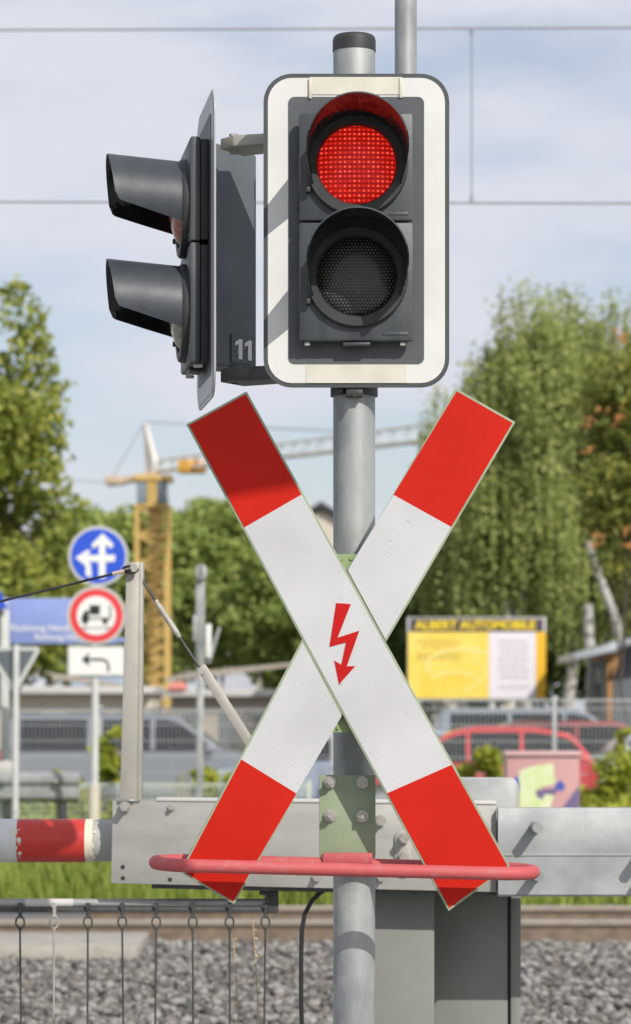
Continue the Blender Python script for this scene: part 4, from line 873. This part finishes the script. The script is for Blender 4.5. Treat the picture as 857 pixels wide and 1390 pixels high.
mb = MB(); mb.prism([P(x, y, D10 + .6) for x, y in [(834, 1080), (990, 1080), (990, 862), (834, 880)]], (0, 3, 0), .02); mb.build('wall', M['shed_wall'], sh)
mb = MB(); mb.prism([P(x, y, D10 - .4) for x, y in [(780, 896), (780, 886), (842, 873), (842, 883)]], (0, 4, 0), .01); mb.prism([P(x, y, D10 - .3) for x, y in [(826, 880), (826, 872), (1000, 838), (1000, 850)]], (0, 4, 0), .01); mb.build('roof', M['shed_roof'], sh)
mb = MB(); mb.box(P(824, 0, D10).x, P(832, 0, D10).x, D10, D10 + .12, 0, P(0, 888, D10).z, .01); mb.prism([P(x, y, D10) for x, y in [(824, 925), (830, 925), (844, 890), (836, 886)]], (0, .1, 0), .005); mb.prism([P(x, y, D10 - .1) for x, y in [(800, 897), (800, 893), (836, 888), (836, 893)]], (0, .12, 0)); mb.build('timber_brace', M['wood'], sh)
D11 = 26.5
gc = empty('utility_cabinet', (P(737, 0, D11).x, D11 + .2, 0), 'pink painted street cabinet covered in lime and blue graffiti', 'utility cabinet')
mb = MB(); mb.box(P(688, 0, D11).x, P(787, 0, D11).x, D11, D11 + .4, 0, P(0, 1024, D11).z, .008); mb.build('body', M['graf_body'], gc)
mb = MB(); mb.box(P(685, 0, D11).x, P(789, 0, D11).x, D11 - .03, D11 + .43, P(0, 1026, D11).z, P(0, 1020, D11).z, .006); mb.build('lid', M['graf_rose'], gc)
def gpoly(m, pts, off): mb = MB(); mb.prism([P(x, y, D11 - off) for x, y in pts], (0, .0015, 0)); return mb
gpoly(0, [(706, 1046), (722, 1040), (751, 1036), (754, 1064), (736, 1068), (731, 1076), (752, 1080), (748, 1094), (735, 1110), (700, 1112), (706, 1090), (702, 1066)], .002).build('graffiti', M['graf_green'], gc)
gpoly(0, [(753, 1067), (760, 1058), (768, 1066), (764, 1074), (754, 1072)], .0022).build('graffiti', M['graf_blue'], gc)
gpoly(0, [(696, 1060), (703, 1052), (706, 1064), (704, 1082), (698, 1080)], .0024).build('graffiti', M['graf_blue'], gc)
gpoly(0, [(728, 1072), (756, 1070), (756, 1078), (740, 1078), (736, 1086), (728, 1080)], .0036).build('graffiti', M['graf_violet'], gc)
gpoly(0, [(764, 1096), (786, 1066), (786, 1112), (758, 1112)], .002).build('graffiti', M['graf_violet'], gc)

# ------------------------------------------------------------------ construction yard behind the left fence
def low_shed(name, px0, px1, yroof, d, dep, label, wallm, cat='shed'):
    t = empty(name, (P((px0 + px1) / 2, 0, d).x, d + dep / 2, 0), label, cat); zr = P(0, yroof, d).z
    mb = MB(); mb.box(P(px0, 0, d).x, P(px1, 0, d).x, d, d + dep, 0, zr - .02, .01); mb.build('wall', wallm, t)
    mb = MB(); mb.box(P(px0 - 6, 0, d).x, P(px1 + 6, 0, d).x, d - .4, d + dep + .3, zr, zr + S(10, d), .02); mb.build('roof', M['fascia'], t)
    n = 4
    for i in range(n): a = px0 + (px1 - px0) * (i + .3) / n; mb = MB(); mb.box(P(a, 0, d).x, P(a + (px1 - px0) * .12, 0, d).x, d - .012, d - .002, zr * .35, zr * .8); mb.build('window', M['win_pale'], t)
low_shed('site_shed', 232, 430, 946, 72, 4, 'long low site shed with a white flat roof left of the cross', M['pale_wood'])
low_shed('site_shed', -60, 205, 942, 66, 4, 'wide low beige shed with a white roof behind the white arrow plate', M['plaster'])
mb = MB()
for i in range(4): mb.prism([P(x, y, 80 + i * .3) for x, y in [(225 + i * 8, 925 - i * 2), (225 + i * 8, 919 - i * 2), (370 + i * 12, 903 - i * 1.5), (370 + i * 12, 908 - i * 1.5)]], (0, .2, 0))
for x in (250, 300, 350): mb.box(P(x, 0, 80.5).x, P(x, 0, 80.5).x + .1, 80.3, 80.5, 0, P(0, 915 - (x - 250) * .1, 80.5).z)
tag(mb.build('pipe_rack', M['pale_wood']), 'slanting pale tubes on a rack above the long white roofed shed', 'pipe rack')
mb = MB(); mb.prism([P(x, y, 74) for x, y in [(-20, 906), (-20, 900), (130, 922), (170, 930), (170, 937)]], (0, 1.2, 0))
for x in (0, 60, 120): mb.box(P(x, 0, 74).x, P(x, 0, 74).x + .2, 74.3, 74.5, 0, P(0, 912 + x * .12, 74).z)
tag(mb.build('lean_to_roof', M['pale_wood']), 'sloping plank roof behind the back of the triangular sign', 'lean-to')
mb = MB(); mb.prism([P(x, y, 71.5) for x, y in [(228, 937), (230, 930), (238, 925), (250, 926), (254, 932), (252, 937)]], (0, .6, 0), .03); tag(mb.build('tarp_bundle', M['tarp']), 'small pinkish orange tarp bundle on the white shed roof', 'tarp')
cn = empty('site_container', (P(134, 0, 78).x, 79, 0), 'pale blue site container showing above the white roof behind the upright strut', 'container')
mb = MB(); mb.box(P(96, 0, 78).x, P(172, 0, 78).x, 78, 80.4, 0, P(0, 918, 78).z, .04); mb.build('body', mat('pale blue container', (.33, .42, .55), .6, var=.15, scale=2, stretch=(6, 1, .2)), cn)
mb = MB(); mb.box(P(94, 0, 78).x, P(174, 0, 78).x, 77.96, 80.45, P(0, 918, 78).z + .002, P(0, 914, 78).z, .02); mb.build('roof', M['fascia'], cn)
mb = MB(); mb.box(P(118, 0, 78).x, P(136, 0, 78).x, 77.95, 77.99, .1, P(0, 926, 78).z); mb.build('door', M['sign_back'], cn)
mb = MB(); q0 = [P(x, y, 33.2) for x, y in [(228, 1100), (264, 1100), (250, 1046), (244, 1046)]]; mb.prism(q0, (0, .35, 0), .01); tag(mb.build('concrete_marker', mat('weathered concrete', (.24, .23, .20), .9, var=.2)), 'small tapering grey concrete block by the low wire fence', 'concrete block')
# ------------------------------------------------------------------ houses behind the trees
def house(name, px0, px1, yeave, yridge, d, dep, label, wm, rm):
    t = empty(name, (P((px0 + px1) / 2, 0, d).x, d + dep / 2, 0), label, 'house'); x0, x1 = P(px0, 0, d).x, P(px1, 0, d).x; ze, zr = P(0, yeave, d).z, P(0, yridge, d).z; xm = (x0 + x1) / 2
    mb = MB(); mb.prism([Vector((x0, d, 0)), Vector((x1, d, 0)), Vector((x1, d, ze)), Vector((xm, d, zr - .15)), Vector((x0, d, ze))], (0, dep, 0)); mb.build('wall', wm, t)
    mb = MB(); e = .5; k = (zr - ze) / (xm - x0)
    for s_, xa_ in ((-1, x0), (1, x1)): mb.prism([Vector((xm, d - e, zr)), Vector((xa_ + s_ * e, d - e, ze - k * e)), Vector((xa_ + s_ * e, d - e, ze - k * e + .25)), Vector((xm, d - e, zr + .27))], (0, dep + 2 * e, 0))
    mb.build('roof', rm, t)
    for i in range(3):
        for j in range(2): xw = x0 + (x1 - x0) * (i + .7) / 3.4; zw = ze * (.25 + .42 * j); mb = MB(); mb.box(xw - .5, xw + .5, d - .03, d - .005, zw, zw + 1.3); mb.build('window', M['win'], t)
house('house', 380, 492, 722, 688, 150, 9, 'distant house whose dark roof peeks out beside the grey post', M['plaster'], M['roof_tile'])
house('house', 590, 735, 690, 640, 105, 9, 'cream house glimpsed through the birch leaves on the right', M['plaster'], M['roof_tile'])

# ------------------------------------------------------------------ crane
DCR = 104.0
cr_ = empty('construction_crane', (P(206, 0, DCR).x, DCR, 0), 'yellow lattice tower crane with a long pale jib above the trees', 'crane')
tx0, tx1 = P(186, 0, DCR).x, P(227, 0, DCR).x; tw = tx1 - tx0; zt_ = P(0, 690, DCR).z
mb = MB(); rr = .085
for x in (tx0, tx1):
    for y in (DCR, DCR + tw): mb.box(x - rr, x + rr, y - rr, y + rr, 0, zt_)
nb = 9
for face_ in range(4):
    cs = [(tx0, DCR), (tx1, DCR), (tx1, DCR + tw), (tx0, DCR + tw)]; a, b = cs[face_], cs[(face_ + 1) % 4]
    for i in range(nb):
        za, zb2 = zt_ * i / nb, zt_ * (i + 1) / nb; mb.cyl((a[0], a[1], za), (b[0], b[1], (za + zb2) / 2), .055, None, 6); mb.cyl((b[0], b[1], (za + zb2) / 2), (a[0], a[1], zb2), .055, None, 6); mb.cyl((a[0], a[1], za), (b[0], b[1], za), .055, None, 6)
mb.box((tx0 + tx1) / 2 - .15, (tx0 + tx1) / 2 + .3, DCR + .3, DCR + .7, 0, zt_); mb.build('tower', M['crane'], cr_)
mb = MB(); mb.box(tx0 - .1, tx1 + .1, DCR - .1, DCR + tw + .1, zt_ + .02, P(0, 684, DCR).z, .05); mb.box(tx0 + .38, tx1 - .38, DCR - .02, DCR + tw, P(0, 684, DCR).z, P(0, 652, DCR).z); mb.box(tx0 - .15, tx1 + .2, DCR - .1, DCR + tw, P(0, 653, DCR).z, P(0, 645, DCR).z, .05); mb.build('slewing_head', M['crane'], cr_)
mb = MB(); mb.box(tx0, tx0 + .35, DCR - .05, DCR + 1.2, P(0, 683, DCR).z, P(0, 654, DCR).z, .03); mb.box(tx1 - .35, tx1, DCR - .05, DCR + 1.2, P(0, 683, DCR).z, P(0, 654, DCR).z, .03); mb.build('cab', M['crane_glass'], cr_)
apex = P(197, 573, DCR + .8); rootp = P(214, 640, DCR + .8); tail = P(148, 655, DCR + .8); tip = P(700, 584, DCR - 22)
mb = MB(); mb.cyl(rootp, apex, .13, .07, 8); mb.cyl(rootp + Vector((-.35, .4, 0)), apex, .13, .08, 8); mb.build('a_frame', M['crane_pale'], cr_)
mb = MB(); up = Vector((0, 0, S(19, DCR))); lw_ = .35; N = 26
for sgn in (-1, 1): mb.cyl(rootp + Vector((0, sgn * lw_, 0)), tip + Vector((0, sgn * lw_, 0)), .055, None, 6)
mb.cyl(rootp + up * .8, tip + up, .055, None, 6)
for i in range(N):
    a, b = rootp.lerp(tip, i / N), rootp.lerp(tip, (i + 1) / N); m_ = rootp.lerp(tip, (i + .5) / N) + up * (.8 + .2 * i / N)
    for sgn in (-1, 1): o_ = Vector((0, sgn * lw_, 0)); mb.cyl(a + o_, m_, .026, None, 5); mb.cyl(m_, b + o_, .026, None, 5)
    mb.cyl(a + Vector((0, -lw_, 0)), b + Vector((0, lw_, 0)), .03, None, 5)
mb.build('jib', M['crane_pale'], cr_)
mb = MB(); mb.prism([rootp + Vector((0, -.5, -.22)), tail + Vector((0, -.5, -.12)), tail + Vector((0, -.5, .02)), rootp + Vector((0, -.5, .02))], (0, 1, 0)); mb.box(tail.x - .1, tail.x + .6, DCR + .2, DCR + 1.0, tail.z - .1, tail.z + .2, .03); mb.build('counter_jib', mat('crane brown', (.50, .40, .28), .6), cr_)
mb = MB(); mb.cyl(apex, tail, .022, None, 5); mb.cyl(apex, rootp.lerp(tip, .62) + up, .02, None, 5); mb.cyl(tail, P(40, 648, DCR + 1), .018, None, 5); mb.build('stay_cables', M['wire'], cr_)
mb = MB(); tq = rootp.lerp(tip, .12); mb.box(tq.x - .5, tq.x + .5, tq.y - .4, tq.y + .4, tq.z - .2, tq.z + .25, .05); mb.build('trolley', mat('crane orange', (.62, .33, .05), .5), cr_)

# ------------------------------------------------------------------ trees
def px_tree(name, x, ytop, ybot, wpx, d, ncl, rmin, rmax, nl, size, lm, label, cat='tree', group=None, seed=1, depth=None, bark='bark', **kw):
    zt_, zb_2 = P(0, ytop, d).z, P(0, ybot, d).z; c = P(x, 0, d); rz_ = (zt_ - zb_2) / 2 - rmax * .3; rx_ = S(wpx, d) / 2 - rmax * .3
    return tree(name, (c.x, d, 0), (c.x, d, (zt_ + zb_2) / 2), (rx_, depth or rx_, rz_), ncl, rmin, rmax, nl, size, lm, M[bark], label, cat, group, seed=seed, **kw)
GT = 'trees beyond the crossing'
ex = [(*P(20, 395, 46), .30), (*P(45, 455, 46), .35), (*P(30, 430, 46), .45), (*P(40, 490, 46), .5), (*P(55, 590, 46), .5), (*P(62, 620, 46), .45), (*P(85, 690, 46), .45), (*P(95, 740, 46), .5), (*P(60, 560, 46), .35), (*P(100, 800, 46), .5)]
px_tree('linden_tree', -80, 385, 930, 350, 46, 62, .45, .95, 26000, .085, M['leaf_linden'], 'tall green tree filling the left edge', group=GT, seed=3, extra=ex, r=.2)
px_tree('linden_tree', 20, 700, 940, 190, 60, 34, .5, .9, 13000, .10, M['leaf_linden'], 'low bright green tree behind the blue direction board', group=GT, seed=9, r=.12)
px_tree('deciduous_tree', 92, 690, 935, 130, 109, 36, .8, 1.4, 13000, .17, M['leaf_mid'], 'green tree filling the gap between the left tree and the blue round sign', group=GT, seed=12, r=.2)
px_tree('deciduous_tree', 148, 668, 935, 170, 118, 44, .8, 1.5, 17000, .17, M['leaf_mid'], 'rounded green tree behind the two round signs', group=GT, seed=11, r=.2)
px_tree('deciduous_tree', 285, 648, 935, 190, 127, 56, .8, 1.6, 22000, .17, M['leaf_mid'], 'broad green tree right of the yellow crane tower', group=GT, seed=14, r=.2)
px_tree('deciduous_tree', 375, 690, 935, 150, 122, 40, .8, 1.4, 14000, .17, M['leaf_mid'], 'green tree behind the left arms of the cross', group=GT, seed=17, r=.2)
px_tree('deciduous_tree', 215, 668, 935, 150, 165, 40, 1.0, 1.8, 12000, .22, M['leaf_mid'], 'far green tree partly hidden by the crane tower', group=GT, seed=19, r=.2)
px_tree('deciduous_tree', 478, 775, 935, 120, 118, 30, .8, 1.3, 9000, .17, M['leaf_mid'], 'low green tree behind the middle of the cross', group=GT, seed=23, r=.2)
GB = 'birches on the right'
px_tree('birch_tree', 705, 376, 900, 215, 64, 95, .35, .85, 52000, .062, M['leaf_birch'], 'tall drooping birch standing just right of the signal', group=GB, seed=31, bark='birch', r=.22, droop=.9, squash=1.35, strand=.26)
px_tree('birch_tree', 830, 374, 905, 250, 67, 100, .4, .95, 60000, .062, M['leaf_birch'], 'tall drooping birch with orange flecks before it at the right edge', group=GB, seed=37, bark='birch', r=.22, droop=.9, squash=1.35, strand=.26)
px_tree('birch_tree', 772, 402, 905, 150, 73, 70, .4, .9, 40000, .066, M['leaf_birch'], 'yellow green birch filling the dip between the two tall birches', group=GB, seed=43, bark='birch', r=.18, droop=.9, squash=1.35, strand=.26)
px_tree('birch_tree', 632, 500, 900, 150, 70, 55, .45, .9, 24000, .064, M['leaf_birch'], 'shorter birch showing behind the upper right arm of the cross', group=GB, seed=41, bark='birch', r=.16, droop=.9, squash=1.35, strand=.26)
# bare lower birch stems in front of the shade
for d, p0, p1, r, lab in ((60, (806, 960), (800, 820), .16, 'upright pale birch trunk beside the grey shed'), (61, (846, 880), (800, 735), .13, 'leaning pale birch trunk above the grey shed')):
    a, b = P(*p0, d), P(*p1, d)
    if p0[1] > 900: a.z = 0
    else: a = a + (a - b) * 1.0; a.z = max(a.z, 0)
    mb = MB(); mb.tube([a.lerp(b, i / 6) + Vector((.04 * math.sin(i * 2), 0, 0)) for i in range(7)], [r * (1 - .07 * i) for i in range(7)], 10); tag(mb.build('bare_birch', M['birch']), lab, 'tree')
GH = 'dark bushes behind the billboard'
for i, (x, yt, wd, d, lab) in enumerate(((575, 740, 130, 76, 'dark bush behind the left end of the billboard'), (650, 700, 130, 78, 'dark tall bush right behind the billboard middle'), (735, 720, 140, 77, 'dark tall bush behind the right end of the billboard'), (815, 760, 130, 79, 'dark bush behind the birch trunk and the shed'))):
    px_tree('dark_bush', x, yt, 975, wd, d, 36, .6, 1.1, 14000, .11, M['leaf_dark'], lab, 'bush', GH, seed=50 + i, r=.12, depth=1.6)
rt, rcl = px_tree('rowan_tree', 850, 445, 850, 150, 44, 34, .28, .55, 8000, .06, M['leaf_rowan'], 'rowan with clusters of orange berries at the right edge', group=GT, seed=61, r=.028)
gb = random.Random(4)
for (x, y) in ((836, 448), (846, 462), (842, 455), (800, 572), (842, 566), (836, 572), (815, 555), (798, 610), (852, 740), (812, 730), (808, 738), (850, 720)):
    c = P(x, y, 43.1); mb = MB()
    for q in range(8): mb.sphere(c + Vector((gb.gauss(0, .05), gb.gauss(0, .04), gb.gauss(0, .04))), .022, 6)
    mb.build('berry_cluster', M['berry'], rt)
# shrubs
GS = 'shrubs along the fences'
def shrub(x, yt, yb, wd, d, n, lab, seed, size=.05, lm='leaf_shrub'): px_tree('shrub', x, yt, yb, wd, d, 12, S(wd, d) * .16, S(wd, d) * .26, n, size, M[lm], lab, 'shrub', GS, seed=seed, r=.02, depth=.35)
shrub(152, 985, 1075, 46, 33.5, 170, 'narrow lime green climber in front of the silver van', 71, .095)
shrub(95, 1045, 1180, 130, 33.5, 1800, 'low green weeds behind the guard rail end', 72)
shrub(300, 1030, 1180, 90, 33.4, 2000, 'green shrub between the low wire fence and the cross', 73)
shrub(650, 1010, 1170, 80, 33.4, 2000, 'green shrub left of the graffiti cabinet', 74)
shrub(825, 1035, 1180, 130, 33.3, 3600, 'leafy shrub right of the graffiti cabinet', 75)
shrub(800, 1075, 1200, 90, 31.5, 1600, 'lower shrub at the foot of the graffiti cabinet', 76)
shrub(850, 975, 1060, 26, 34.4, 260, 'small yellow green sprig at the right edge above the shrubs', 77, .05)
shrub(30, 1080, 1200, 150, 31.8, 1800, 'dark weeds below the guard rail at the left edge', 78, .05, 'leaf_mid')
